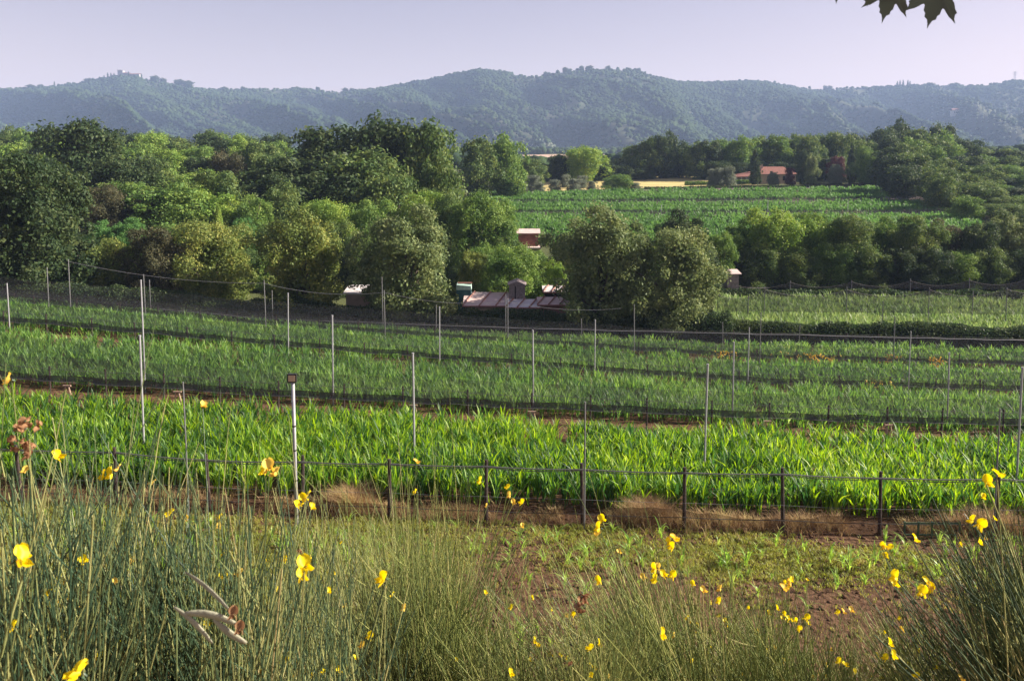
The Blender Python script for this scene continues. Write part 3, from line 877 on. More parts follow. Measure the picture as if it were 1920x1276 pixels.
drape('path', [(940, 167), (1780, 167), (1760, 173), (930, 173)], M['brown_track'], .05)
drape('path', [(940, 146), (1850, 146), (1840, 151), (940, 151)], M['brown_track'], .05)
drape('path', [(1650, 170), (1780, 165), (1720, 196), (1640, 196)], M['brown_track'], .08)

# yellow withered plants at the edges of the beds
for px, D, nn in [(1360, 49.3, 6), (1520, 49.6, 9), (1550, 49.2, 9), (1478, 50.2, 5), (1672, 50.4, 9), (1760, 49.6, 9), (1655, 39.6, 7)]:
    x = xz(px, D, 660)
    e_n = nn * 6
    base = np.stack([x + rng.normal(0, .45, e_n), D + rng.normal(0, .2, e_n)], -1)
    base = np.concatenate([base, (ground(base[:, 0], base[:, 1]) + rng.uniform(.25, .85, e_n))[:, None]], 1)
    V, Fq = blades_np(base, rng.uniform(.1, .25, e_n), np.full(e_n, .09), rng.uniform(0, 6.28, e_n), rng.uniform(.5, 1.5, e_n), 4, .5)
    tag(mesh_np('withered_plant', V, Fq, M['yellow_leaf']), 'yellow-orange withered plant glowing along the black net strip between the maize beds', 'plant', 'withered yellow plants along the net strips')

# ------------------------------------------------------------------ fences and poles
def wire(pts, r, mtl, name, parent):
    return MB().tube(pts, r, 5).build(name, mtl, parent)


def line_pts(D, pxs, h, sag=0.0, sub=1):
    out = []
    for i, px in enumerate(pxs):
        x = xz(px, D); out.append(Vector((x, D, gz(x, D) + h)))
    return out


# near fence
A_PX = [-130, 40, 219, 392, 567, 730, 911, 1093, 1284, 1470, 1652, 1869, 2060]
A_H = [1.5, 1.5, 1.55, 1.45, 1.52, 1.55, 1.6, 1.6, 1.62, 1.66, 1.64, 1.62, 1.6]
DA = 19.6
fa = empty('stake_fence', (0, DA, gz(0, DA)), 0, 'near fence of dark wooden stakes with a black top cord and brown netting skirt', 'fence')
inv = Vector((0, -DA, -gz(0, DA)))
tops = []
for px, h in zip(A_PX, A_H):
    x = xz(px, DA, 930); g0 = gz(x, DA)
    lx, ly = random.uniform(-.05, .05), random.uniform(-.04, .04)
    b = MB().tube([Vector((x, DA, g0 - .15)) + inv, Vector((x + lx * .5, DA + ly, g0 + h * .5)) + inv, Vector((x + lx, DA + ly * 2, g0 + h)) + inv], [.055, .047, .042], 8)
    b.build('post', M['stake'], fa)
    tops.append((x + lx * .9, g0 + h - .12, g0))
def strand(frac, r, mtl, sag, name='wire', dy=-.06):
    P = []
    for i in range(len(tops) - 1):
        for k in range(8):
            u = k / 8
            xx = tops[i][0] * (1 - u) + tops[i + 1][0] * u
            za = tops[i][2] + (tops[i][1] - tops[i][2]) * frac; zb = tops[i + 1][2] + (tops[i + 1][1] - tops[i + 1][2]) * frac
            P.append(Vector((xx, DA + dy, za * (1 - u) + zb * u - sag * 4 * u * (1 - u) + random.uniform(-.004, .004))) + inv)
    return MB().tube(P, r, 5).build(name, mtl, fa), P
strand(1.0, .019, M['wire'], .03, 'top_cord')
strand(.985, .011, M['wire'], .06, 'top_cord', -.075)
strand(.47, .0035, M['wire_pale'], .01)
strand(.22, .010, M['wire'], .02)
# brown skirt net, with the net above it barely there
V = []; n_ = 260
for i in range(n_ + 1):
    x = tops[0][0] + (tops[-1][0] - tops[0][0]) * i / n_
    g0 = gz(x, DA)
    hh = .30 + .35 * float(fbm(x * .6, 0, 5, 4))
    wv = .03 * math.sin(x * 5) + .02 * math.sin(x * 13)
    for k, u in enumerate((0, .35, .7, 1)):
        V.append((x, DA - .10 + wv * (u), g0 + hh * u + .01))
ii = np.arange((n_ + 1) * 4).reshape(-1, 4)
q = np.stack([ii[:-1, :-1], ii[1:, :-1], ii[1:, 1:], ii[:-1, 1:]], -1).reshape(-1, 4)
V = np.array(V) + np.array(inv)
mesh_np('net_skirt', V, q, M['net_brown'], fa)
# green panel patched into the fence on the right
b = MB(); x0, x1 = xz(1690, DA, 980), xz(1792, DA, 980); g0 = gz(x0, DA)
for k in range(5):
    xx = x0 + (x1 - x0) * k / 4
    b.box((xx - .02, DA - .19, g0 + .02), (xx + .02, DA - .16, g0 + .42))
b.box((x0, DA - .185, g0 + .36), (x1, DA - .165, g0 + .40)); b.box((x0, DA - .186, g0 + .06), (x1, DA - .164, g0 + .10))
b.v = [tuple(Vector(v) + inv) for v in b.v]
M['green_metal'] = simple('green_metal', (.06, .11, .07), .6, .2, 6)
b.build('patch_panel', M['green_metal'], fa)

# raised net fences between the beds
def net_fence(D, label, h_low, h_hem, h_top, post_gap, post_top, x_pa=-200, x_pb=2120, mtl_net='net', cuts=140, hemw=None, net_fade=True, posts=True, hem='hem'):
    xa, xb = xz(x_pa, D), xz(x_pb, D)
    e = empty('net_fence', (0, D, gz(0, D)), 0, label, 'net fence', 'raised net fences between the maize beds')
    iv = Vector((0, -D, -gz(0, D)))
    def strip(z0f, z1f, mtl, name, dy):
        V = []
        for i in range(cuts + 1):
            x = xa + (xb - xa) * i / cuts; g0 = gz(x, D)
            wav = .035 * math.sin(x * 2.1 + D) + .02 * math.sin(x * 5.3)
            V.append((x, D + dy, g0 + z0f + wav)); V.append((x, D + dy + .04, g0 + (z0f + z1f) / 2 + wav * .7)); V.append((x, D + dy, g0 + z1f + wav * .5))
        ii = np.arange((cuts + 1) * 3).reshape(-1, 3)
        q = np.stack([ii[:-1, :-1], ii[1:, :-1], ii[1:, 1:], ii[:-1, 1:]], -1).reshape(-1, 4)
        return mesh_np(name, np.array(V) + np.array(iv), q, mtl, e)
    strip(h_low, h_hem, M[hem], 'net_hem', -.05)
    strip(h_hem + .01, h_hem + (h_top - h_hem) * .5, M[mtl_net], 'netting', -.05)
    if h_top > h_hem + .4:
        strip(h_hem + (h_top - h_hem) * .5 + .01, h_top, M['net_light'], 'netting', -.05)
    for hz_, r_ in ((h_hem + .25, .008), (h_low, .014)):
        P = []
        for i in range(cuts + 1):
            x = xa + (xb - xa) * i / cuts
            P.append(Vector((x, D - .09, gz(x, D) + hz_ + .02 * math.sin(x * 1.3))) + iv)
        MB().tube(P, r_, 4).build('wire', M['wire'], e)
    if posts:
        x = xa + 1
        while x < xb:
            g0 = gz(x, D)
            MB().tube([Vector((x, D, g0 - .1)) + iv, Vector((x + random.uniform(-.04, .04), D, g0 + post_top)) + iv], .035, 6).build('post', M['stake'], e)
            x += post_gap * random.uniform(.9, 1.1)
    return e


M['net_light'] = netmat('net_light', (.19, .195, .20), .27)
net_fence(30.0, 'first raised net strip, just behind the nearest maize bed', .62, .86, 2.3, 2.3, 1.2)
net_fence(40.0, 'second raised net strip, between second and third maize beds', .60, .84, 2.2, 2.4, 1.1)
net_fence(50.0, 'third raised net strip, between third and last maize beds', .55, .78, 2.0, 2.6, 1.1)
net_fence(148.5, 'dark low net strip between the lower and middle strips of the far maize', .05, .9, 1.15, 5, 1.3, 940, 1850, hem='net', cuts=60)
net_fence(170.0, 'dark low net strip between the middle and upper strips of the far maize', .05, .9, 1.15, 5, 1.3, 930, 1740, hem='net', cuts=60)
net_fence(58.5, 'low net fence along the dark path beyond the last bed', .05, .80, 1.1, 2.6, 1.15, mtl_net='hem_dark', hem='hem_dark')

# pale selvedge wire beyond the last bed
e = empty('cable', (0, 58.2, gz(0, 58.2)), 0, 'pale wire running along the dark path below the hedge', 'wire')
P = [Vector((xz(px, 58.2), 58.2, gz(xz(px, 58.2), 58.2) + .95)) - Vector((0, 58.2, gz(0, 58.2))) for px in range(300, 2100, 40)]
MB().tube(P, .025, 4).build('strand', M['wire_pale'], e)

ORD = ['first', 'second', 'third', 'fourth', 'fifth', 'sixth', 'seventh', 'eighth']
def pole(px, ptop, D, r, mtl, label, group, lean=0.0, name='steel_pole'):
    p = at(px, ptop, D); g0 = gz(p.x, p.y)
    H = p.z - g0
    r *= .85
    o = MB().tube([(0, 0, -.3), (lean * .4, 0, H * .5), (lean, 0, H)], r, 8)
    o.tube([(lean, 0, H), (lean, 0, H + .03)], r * 1.25, 8)
    ob = o.build(name, mtl)
    ob.location = (p.x - lean, p.y, g0)
    return tag(ob, label, 'pole', group)


POLES = [
    ('standing at the near stake fence', 'poles at the near fence', 19.3, .022, 'steel_dull', [(343, 718), (1097, 755), (1875, 768)]),
    ('rising out of the nearest maize bed', 'tall poles in the nearest bed', 23.0, .036, 'steel', [(262, 630), (774, 663), (1327, 684), (1917, 690)]),
    ('in the second maize bed', 'tall poles in the second bed', 31.2, .036, 'steel', [(264, 526), (623, 592), (999, 620), (1376, 642), (1780, 662)]),
    ('in the row by the second net strip', 'poles by the second net strip', 39.5, .032, 'steel', [(13, 532), (540, 550), (824, 576), (1116, 600), (1405, 615), (1708, 622)]),
    ('carrying the long cable by the third net strip', 'poles carrying the cable', 49.0, .034, 'steel_dull', [(88, 502), (128, 487), (269, 515), (495, 526), (720, 545), (952, 562), (1189, 572), (1427, 586), (1678, 594), (1930, 600)]),
    ('thin and dull, beyond the last maize bed', 'thin poles beyond the last bed', 57.0, .035, 'steel_dull', [(280, 525), (510, 545), (716, 520), (818, 572), (948, 552), (1090, 598), (1355, 605), (1500, 610)]),
    ('holding up the far net in the tall crop', 'poles of the far net', 66.0, .04, 'steel_dull', [(1274, 542), (1403, 556), (1434, 538), (1588, 539), (1656, 565), (1743, 540), (1825, 546), (1888, 540)]),
    ('at the back of the far netted crop', 'poles at the back of the far crop', 82.0, .055, 'steel_dull', [(1372, 530), (1482, 527), (1597, 526), (1707, 523), (1818, 522), (1925, 520)]),
    ('along the tracks of the far maize field', 'poles of the far maize field', 150.0, .07, 'steel', [(1518, 350), (1322, 352), (1120, 388), (1240, 384), (1440, 376), (1590, 376), (1562, 400), (1625, 400), (1742, 398), (1800, 392)]),
]
for desc, grp, D, r, mt, lst in POLES:
    for k, (px, pt) in enumerate(lst):
        dd = D + (35 if (D == 150 and pt < 360) else 0)
        nm = ['', 'first', 'second', 'third', 'fourth', 'fifth', 'sixth', 'seventh', 'eighth', 'ninth', 'tenth'][[q[0] for q in sorted(lst)].index(px) + 1]
        if D == 150: dd = {True: 192, False: 150}[pt < 360]
        pole(px, pt, dd, r, M[mt], f'grey metal pole {desc}, {nm} from the left', grp, random.uniform(-.05, .05))

# lamp pole
p = at(549, 716, 18.9); g0 = gz(p.x, p.y); H = p.z - g0
lp = empty('lamp_pole', (p.x, p.y, g0), 0, 'thick pale pole at the near fence carrying a small square floodlight', 'lamp pole')
MB().tube([(.02, 0, -.3), (.01, 0, H * .5), (0, 0, H)], .042, 10).build('pole', M['steel'], lp, True)
for hh in (.55, 1.15, 1.9, 2.5):
    MB().tube([(.02 * (1 - hh / H), 0, hh), (.02 * (1 - hh / H), 0, hh + .035)], .047, 10).build('band', M['black'], lp)
h = MB(); h.box((-.12, -.06, H), (.10, .03, H + .21)).build('housing', M['black'], lp)
lz = MB().box((-.09, -.068, H + .03), (.07, -.061, H + .18)).build('lamp_glass', M['lens'], lp)
MB().tube([(-.01, 0, H - .04), (-.01, .0, H + .01)], .02, 6).build('bracket', M['steel_dull'], lp)

# long sagging cable across the pole tops
cab = [(128, 487), (495, 528), (720, 545), (952, 562), (1189, 572)]
tp = [at(px, pt + 3, 48.9) for px, pt in cab]
P = []
for i in range(len(tp) - 1):
    for k in range(10):
        u = k / 10
        q = tp[i].lerp(tp[i + 1], u); q.z -= .35 * 4 * u * (1 - u)
        P.append(q - tp[0])
e = empty('cable', tp[0], 0, 'long thin cable sagging between the pole tops in front of the trees', 'cable')
MB().tube(P, .010, 4).build('strand', M['wire_pale'], e)

# small trestles under the first net strip
for px, lb in [(127, 'pale wooden trestle under the net strip near the left edge'), (333, 'pale wooden trestle under the net strip left of the lamp pole'),
               (775, 'wooden trestle under the net strip behind a tall pole'), (998, 'wooden trestle under the net strip near the centre'),
               (1440, 'wooden trestle under the net strip right of the centre'), (1668, 'wooden trestle under the net strip towards the right edge')]:
    x = xz(px, 29.3, 760); g0 = gz(x, 29.3)
    t_ = empty('trestle', (x, 29.3, g0), 0, lb, 'trestle', 'trestles under the net strip')
    MB().box((-.15, -.03, .62), (.15, .03, .66)).build('crossbar', M['stake_pale'], t_)
    for s in (-1, 1):
        MB().tube([(s * .16 + .05, 0, -.05), (s * .06, 0, .61)], .026, 6).build('leg', M['stake_pale'], t_)

# scalloped far nets over the tall crop
def far_net(D, pts, label, drop):
    e = empty('far_net', (0, D, gz(0, D)), 0, label, 'net', 'sagging nets over the far crop')
    iv = Vector((0, -D, -gz(0, D)))
    tp = [at(px, pt, D) for px, pt in pts]
    V = []; E = []
    for i in range(len(tp) - 1):
        for k in range(13):
            if k == 12 and i < len(tp) - 2: continue
            u = k / 12
            q = tp[i].lerp(tp[i + 1], u); q.z -= .55 * 4 * u * (1 - u)
            gg = gz(q.x, D) + drop
            V += [q + iv, Vector((q.x, D + .1, max(gg, q.z - 2.2))) + iv]; E.append(q + iv + Vector((0, -.02, 0)))
    ii = np.arange(len(V)).reshape(-1, 2)
    qd = np.stack([ii[:-1, 0], ii[1:, 0], ii[1:, 1], ii[:-1, 1]], -1)
    mesh_np('netting', np.array(V), qd, M['net_far'], e)
    MB().tube(E, .013, 4).build('edge_cord', M['net_edge'], e)


far_net(66, [(1345, 552), (1434, 542), (1588, 543), (1743, 543), (1888, 542), (2050, 540)], 'front scalloped net hung between poles over the tall crop', 1.5)
far_net(82, [(1372, 532), (1482, 529), (1597, 528), (1707, 526), (1818, 525), (1925, 523), (2060, 520)], 'back scalloped net hung in front of the tree row', 1.0)
# wire fence down the right side of the far maize
e = empty('wire_fence', (xz(1690, 190, 360), 190, gz(xz(1690, 190, 360), 190)), 0, 'thin fence running down beside the wood at the right of the far maize', 'fence')
P = []
for i in range(12):
    u = i / 11; D = 190 - 52 * u; px = 1640 + 210 * u
    x = xz(px, D, 380); P.append(Vector((x, D, gz(x, D) + 1.5)) - e.location)
    MB().tube([P[-1] - Vector((0, 0, 1.7)), P[-1] + Vector((0, 0, .2))], .06, 5).build('post', M['steel_dull'], e)
MB().tube(P, .05, 4).build('wire', M['wire_pale'], e)
MB().tube([p_ - Vector((0, 0, .7)) for p_ in P], .04, 4).build('wire', M['wire_pale'], e)

# ------------------------------------------------------------------ buildings
def gable(b, x0, x1, y0, y1, ze, zr, t=.12, over=.3):
    """gabled roof with ridge along x"""
    ym = (y0 + y1) / 2
    vs = [(x0 - over, y0 - over, ze), (x1 + over, y0 - over, ze), (x1 + over, ym, zr), (x0 - over, ym, zr), (x1 + over, y1 + over, ze), (x0 - over, y1 + over, ze)]
    n = len(vs); vs2 = [(x, y, z + t) for x, y, z in vs]
    b.add(vs + vs2, [(3, 2, 1, 0), (5, 4, 2, 3), (6, 7, 8, 9), (9, 8, 10, 11), (0, 1, 7, 6), (4, 5, 11, 10), (1, 2, 8, 7), (2, 4, 10, 8), (3, 0, 6, 9), (5, 3, 9, 11)])
    return b


# red roofed house
D = 216; cx = xz(1460, D, 320); g0 = gz(cx, D); k = D / F
hs = empty('farmhouse', (cx, D, g0), R(6), 'ochre farmhouse with red tiled roof among the trees of the far garden', 'house')
W = 5.0
MB().box((-W, 0, -.5), (W, 6, 2.6)).build('wall', M['wall_tan'], hs)
# hipped roof
b = MB()
b.add([(-W - .4, -.4, 2.62), (W + .4, -.4, 2.62), (W + .4, 6.4, 2.62), (-W - .4, 6.4, 2.62), (-W + 1.6, 3, 4.6), (W - 2.4, 3, 4.6)], [(0, 1, 5, 4), (1, 2, 5), (2, 3, 4, 5), (3, 0, 4), (3, 2, 1, 0)])
rf = b.build('roof', M['roof_red'], hs)
MB().box((-W + .9, 2.2, 3.4), (-W + 1.5, 2.8, 5.2)).build('chimney', M['wall_tan'], rf)
for x_ in (-3.2, -1.0, 1.2):
    wn = MB().box((x_, -.06, .9), (x_ + .8, .02, 2.1)).build('window', M['dark'], hs)
MB().box((2.6, -.05, 0), (3.6, .02, 2.1)).build('door', M['dark'], hs)
# porch
cx2 = xz(1396, D, 322); g1 = gz(cx2, D - 1)
ph = empty('porch', (cx2, D - 1, g1), 0, 'open porch with low red roof left of the farmhouse', 'porch')
b = MB().add([(-2.6, 0, 1.9), (2.6, 0, 2.0), (2.6, 4, 3.3), (-2.6, 4, 2.3), (-2.6, 0, 2.05), (2.6, 0, 2.15), (2.6, 4, 3.45), (-2.6, 4, 2.45)], [(3, 2, 1, 0), (4, 5, 6, 7), (0, 1, 5, 4), (1, 2, 6, 5), (2, 3, 7, 6), (3, 0, 4, 7)])
b.build('roof', M['roof_red'], ph)
for x_ in (-2.3, -1.0, .3, 1.6, 2.3):
    MB().box((x_ - .14, .1, -.4), (x_ + .14, .38, 1.97)).build('pillar', M['wall_pale'], ph)
MB().box((-2.4, 3.6, -.4), (2.4, 3.8, 2.2)).build('wall', M['wall_pale'], ph)
MB().box((2.45, .2, -.4), (3.6, 3.0, 2.6)).build('wing', M['wall_pale'], ph)

def hut(px0, px1, D, ytop, yeave, depth, roofm, wallm, label, name='hut', rot=0, beams=False):
    """low shed with a shallow sheet roof"""
    a = at(px0, yeave, D); c = at(px1, yeave, D); top = at((px0 + px1) / 2, ytop, D + depth / 2)
    cx = (a.x + c.x) / 2; g0 = gz(cx, D)
    e = empty(name, (cx, D, g0), rot, label, 'hut', None)
    hw = (c.x - a.x) / 2; ze = max(a.z - g0, .5); zr = max(top.z - g0, ze + .25)
    MB().box((-hw, .1, -.3), (hw, depth - .1, ze - .01)).build('wall', wallm, e)
    r_ = gable(MB(), -hw, hw, 0, depth, ze, zr, .07, .2).build('roof', roofm, e)
    if beams:
        for q in range(3):
            x0 = -hw + hw * q * .8
            MB().tube([(x0 - .2, -.25, ze + .12), (x0 + hw * .4, depth / 2, zr + .14)], .06, 5).build('batten', M['beam'], r_)
        MB().tube([(-hw - .2, -.28, ze + .04), (hw + .2, -.28, ze + .04)], .07, 5).build('batten', M['beam'], r_)
    return e


hut(872, 950, 64.5, 549, 574, 5.5, M['roof_pink'], M['wall_tan'], 'low hut with wide pink sheet roof and red battens left of the plank shed', beams=True)
hut(952, 1008, 63.8, 562, 577, 3.5, M['roof_pale'], M['wall_tan'], 'low hut with pale roof in front of the plank shed', beams=True)
hut(1022, 1062, 67.5, 539, 548, 3.2, M['roof_pale'], M['dark'], 'open hut with pale flat roof right of the fig tree', beams=True)
hut(1012, 1064, 64.2, 558, 572, 2.4, M['roof_pink'], M['beam'], 'small pink roofed lean-to below the open hut', beams=True)
hut(648, 706, 66, 541, 550, 4, M['roof_pale'], M['wall_tan'], 'tan walled shed under the big grey-green tree')
hut(702, 722, 64.2, 548, 556, 2, M['roof_pink'], M['roof_pink'], 'small pink tarpaulin shelter at the left foot of the big grey-green tree', name='shelter')
hut(1364, 1386, 80, 507, 514, 3.0, M['roof_pink'], M['planks'], 'tiny pink roofed hut at the left end of the netted-crop tree row')
# plank shed
a = at(954, 534, 66); c = at(985, 534, 66); g0 = gz((a.x + c.x) / 2, 66); hw = (c.x - a.x) / 2
e = empty('plank_shed', ((a.x + c.x) / 2, 66, g0), 0, 'narrow grey plank shed rising above the pink roofs', 'shed')
H = a.z - g0
for q in range(5):
    x0 = -hw + q * hw * .4
    MB().box((x0 + .01, random.uniform(0, .03), -.2), (x0 + hw * .4 - .015, .07, H + random.uniform(-.03, .08))).build('plank', M['planks'], e)
MB().box((-hw + .02, .08, -.2), (hw - .02, 1.3, H - .03)).build('wall', M['planks'], e)
rf = MB().add([(-hw - .1, -.1, H), (hw + .1, -.1, H - .02), (hw + .1, 1.5, H + .05), (-hw - .1, 1.5, H + .05), (0, -.1, H + .33), (0, 1.5, H + .36)], [(0, 4, 5, 3), (1, 2, 5, 4), (0, 1, 4), (3, 5, 2), (0, 3, 2, 1)]).build('roof', M['planks'], e)
MB().box((-hw * .28, -.05, 0), (-hw * .16, -.01, H - .1)).build('door_gap', M['dark'], e)
# teal tarpaulin tank
a = at(856, 534, 66.5); c = at(883, 534, 66.5); g0 = gz((a.x + c.x) / 2, 66.5); hw = (c.x - a.x) / 2; H = a.z - g0
e = empty('water_tank', ((a.x + c.x) / 2, 66.5, g0), 0, 'boxy water tank wrapped in teal tarpaulin with mint top', 'tank')
b = MB(); b.box((-hw, 0, 0), (hw, 1.4, H * .88)); b.build('tarpaulin', M['teal'], e)
b = MB().add([(-hw - .03, -.03, H * .883), (hw + .03, -.03, H * .883), (hw + .03, 1.43, H * .883), (-hw - .03, 1.43, H * .883), (-hw, 0, H), (hw, 0, H * .97), (hw, 1.4, H), (-hw, 1.4, H)],
             [(3, 2, 1, 0), (4, 5, 6, 7), (0, 1, 5, 4), (1, 2, 6, 5), (2, 3, 7, 6), (3, 0, 4, 7)]).build('cover', M['mint'], e)
MB().box((-hw * .9, .6, H + .01), (hw * 1.1, .9, H + .09)).build('beam', M['beam'], e)
# red terrace behind
a = at(970, 432, 92); c = at(1012, 432, 92); g0 = gz((a.x + c.x) / 2, 92); hw = (c.x - a.x) / 2; H = a.z - g0
e = empty('brick_terrace', ((a.x + c.x) / 2, 92, g0), 0, 'small red brick terrace house with dark opening between the trees', 'house')
MB().box((-hw, 0, -.3), (hw, 3, H * .62)).build('wall', M['planks'], e)
MB().box((-hw * 1.1, -.5, H * .63), (hw * 1.1, 3.2, H * .66)).build('balcony', M['roof_pink'], e)
MB().box((-hw * .9, .8, H * .665), (hw * .9, 3, H * .92)).build('upper_wall', M['roof_red'], e)
gable(MB(), -hw, hw, .6, 3.1, H * .925, H * 1.0, .05, .1).build('roof', M['roof_pink'], e)
MB().box((-hw * .5, -.02, H * .35), (hw * .1, .02, H * .6)).build('window', M['dark'], e)
MB().box((-hw * .9, -.6, H * .33), (-hw * .3, -.4, H * .42)).build('awning', M['teal'], e)
# dark shack and bench by the far field
a = at(905, 352, 186); g0 = gz(a.x, 186)
e = empty('field_shack', (a.x, 186, g0), 0, 'small dark open shack at the left end of the far maize field', 'shack')
MB().box((-1.0, 0, 0), (-.8, 1.5, 2.2)).build('wall', M['dark'], e)
MB().box((-1.1, -.1, 2.21), (2.3, 1.6, 2.35)).build('roof', M['steel_dull'], e)
for q in (.6, 2.0): MB().box((q, 0, 0), (q + .12, .12, 2.2)).build('post', M['stake'], e)
MB().box((-.7, .2, .7), (1.8, 1.0, .95)).build('bench', M['wall_pale'], e)

# castle on the ridge
def ridge_at(px, v=.995):
    t_ = xz(px, 1, 140)
    x, y, z = hill_z(np.array([t_]), np.array([v]))
    return float(x[0]), float(y[0]), float(z[0])
x, y, z = ridge_at(226); k = y / F
cs = empty('castle', (x, y, z), 0, 'small stone castle with square tower on the wooded hilltop at the left', 'castle')
b = MB().box((-5.5 * k, 0, -6), (4 * k, 14, 11.5 * k)); b.build('tower', M['stone'], cs)
b = MB()
for q in range(4): b.box((-5.5 * k + q * 2.7 * k, 0, 11.52 * k), (-5.5 * k + q * 2.7 * k + 1.4 * k, 2, 12.8 * k))
b.build('battlements', M['stone'], cs)
MB().box((4.1 * k, 0, -8), (15 * k, 14, 6.5 * k)).build('wall', M['stone'], cs)
gable(MB(), 4.1 * k, 15 * k, 0, 14, 6.52 * k, 8 * k, .5, .5).build('roof', M['roof_red'], cs)
MB().box((15.2 * k, 2, -8), (34 * k, 14, 4.6 * k)).build('wing', M['stone'], cs)
gable(MB(), 15.2 * k, 34 * k, 2, 14, 4.62 * k, 6.2 * k, .5, .5).build('roof', M['roof_red'], cs)
for q in range(5): MB().box(((17 + q * 3.3) * k, 1.8, 1.5 * k), ((18 + q * 3.3) * k, 1.99, 3.2 * k)).build('window', M['dark'], cs)

def ridge_tree(px, hpx, wpx, shape, label, group, look='hill', v=.99):
    x, y, z = ridge_at(px, v); k = y / F
    e = empty('cypress' if shape in ('cone', 'column') else 'tree', (x, y, z), random.uniform(0, 6), label, 'tree', group)
    cm, tm = PROTO[shape]
    o = bpy.data.objects.new('crown', cm); C.objects.link(o); o.parent = e; o.scale = (wpx * k, wpx * k, hpx * k)
    o.material_slots[0].link = 'OBJECT'; o.material_slots[0].material = M['f_oak_dark']
    o = bpy.data.objects.new('trunk', tm); C.objects.link(o); o.parent = e; o.scale = (wpx * k, wpx * k, hpx * k)
for px, h in [(186, 11), (195, 12), (202, 17), (208, 14), (214, 12), (241, 16), (265, 14), (283, 13), (101, 17), (125, 11)]:
    ridge_tree(px, h * .72, 6, 'cone', 'dark pointed cypress on the ridge near the castle', 'cypresses by the castle')
for px, h in [(1683, 17), (1688, 19), (1694, 20), (1703, 20), (1707, 17)]:
    ridge_tree(px, h * .7, 6, 'cone', 'slim cypress in the small cluster on the right-hand ridge', 'cypresses on the right ridge')
for px, h, wd in [(57, 9, 18), (75, 8, 14), (165, 9, 16), (290, 12, 20), (335, 13, 22), (352, 14, 22), (305, 10, 16), (420, 8, 12), (455, 9, 10), (595, 9, 10), (647, 9, 14), (660, 8, 12),
                  (1023, 9, 10), (1060, 10, 14), (1090, 9, 10), (1105, 9, 16), (1140, 9, 12), (1197, 8, 12), (1548, 9, 10), (1557, 9, 10), (1745, 8, 18), (1790, 8, 24)]:
    ridge_tree(px, h, wd, 'round_a', 'round tree standing out dark on the ridge line', 'round trees on the ridge line')
# pylon
x, y, z = ridge_at(1903); k = y / F
e = empty('pylon', (x, y, z), 0, 'faint lattice power pylon on the right end of the ridge', 'pylon')
b = MB(); hh = 16 * k + 6
for s in (-1, 1):
    for q in (-1, 1): b.tube([(s * 3, q * 3, 0), (s * .8, q * .8, hh)], .35, 4)
    for i in range(6):
        u0, u1 = i / 6, (i + 1) / 6
        b.tube([(s * (3 - 2.2 * u0), -3 + 2.2 * u0, hh * u0), (-s * (3 - 2.2 * u1), -3 + 2.2 * u1, hh * u1)], .22, 4)
b.build('tower', M['steel'], e)
b = MB()
for f_ in (.72, .86): b.tube([(-7, 0, hh * f_), (7, 0, hh * f_)], .3, 4)
for s in (-1, 1): b.tube([(s * 6, 0, hh * .7), (s * 5.4, 0, hh * 1.02)], .25, 4)
b.build('crossarms', M['steel'], e)
# farmhouse on the far slope
def slope_house(px, v, wpx, hpx, label):
    x, y, z = ridge_at(px, v); k = y / F
    e = empty('farmhouse', (x, y, z + 1), R(8), label, 'house')
    hw = wpx * k / 2
    MB().box((-hw, 0, -5), (hw, 9, hpx * k * .62)).build('wall', M['wall_pale'], e)
    gable(MB(), -hw, hw, 0, 9, hpx * k * .63, hpx * k, .3, .5).build('roof', M['roof_red'], e)
    for q in (-.5, 0, .5): MB().box((hw * q - 1, -.2, hpx * k * .2), (hw * q + 1, -.02, hpx * k * .45)).build('window', M['dark'], e)
slope_house(1797, .55, 16, 11, 'pale farmhouse halfway up the terraced slope on the right')
slope_house(1905, .56, 12, 7, 'small pale farmhouse at the right edge of the terraced slope')

# ------------------------------------------------------------------ dug soil, weeds, seedlings
n = 16000
x = rng.uniform(-16, 18, n); y = rng.uniform(11.5, 20.3, n)
P = np.stack([x, y, ground(x, y) - .01], -1)
s = np.minimum(rng.exponential(.014, n) + .008, .07)
blobs('soil_clods', P, s, s * 1.0, M['soil'], kind='stuff', cat='soil', label='reddish brown clods of freshly dug soil below the fence')
# low grass: the strip in front of the fence, patches over the bed
def tufts(name, x, y, n_bl, h, wd, mtl, label, cat='grass', leanmax=1.1, zoff=0, K=4):
    N = len(x) * n_bl
    i = np.repeat(np.arange(len(x)), n_bl)
    base = np.stack([x[i] + rng.normal(0, .03, N), y[i] + rng.normal(0, .03, N), np.zeros(N)], -1)
    base[:, 2] = ground(base[:, 0], base[:, 1]) + zoff
    V, Fq = blades_np(base, h * rng.uniform(.4, 1.3, N), wd * rng.uniform(.7, 1.3, N), rng.uniform(0, 6.28, N), rng.uniform(.2, leanmax, N), K, .25)
    return tag(mesh_np(name, V, Fq, mtl), label, cat, kind='stuff')


n = 60000
x = rng.uniform(-15, 17, n); y = rng.uniform(12.6, 19.6, n)
pch = fbm(x * .35, y * .5, 15, 3)
strip = np.exp(-((y - 17.9 - .25 * np.sin(x)) / 1.1) ** 2) * 1.2
leftg = np.clip((-x - 0.6) / 2.5, 0, 1) * .8 + np.clip((14.6 - y) / 1.2, 0, 1) * .5
keep = rng.random(n) < np.clip(strip * .8 + leftg + (pch - .56) * 3, .03, 1)
tufts('low_grass', x[keep], y[keep], 5, .11, .014, M['grass'], 'low yellow-green grass and weeds over the soil in front of the near fence')
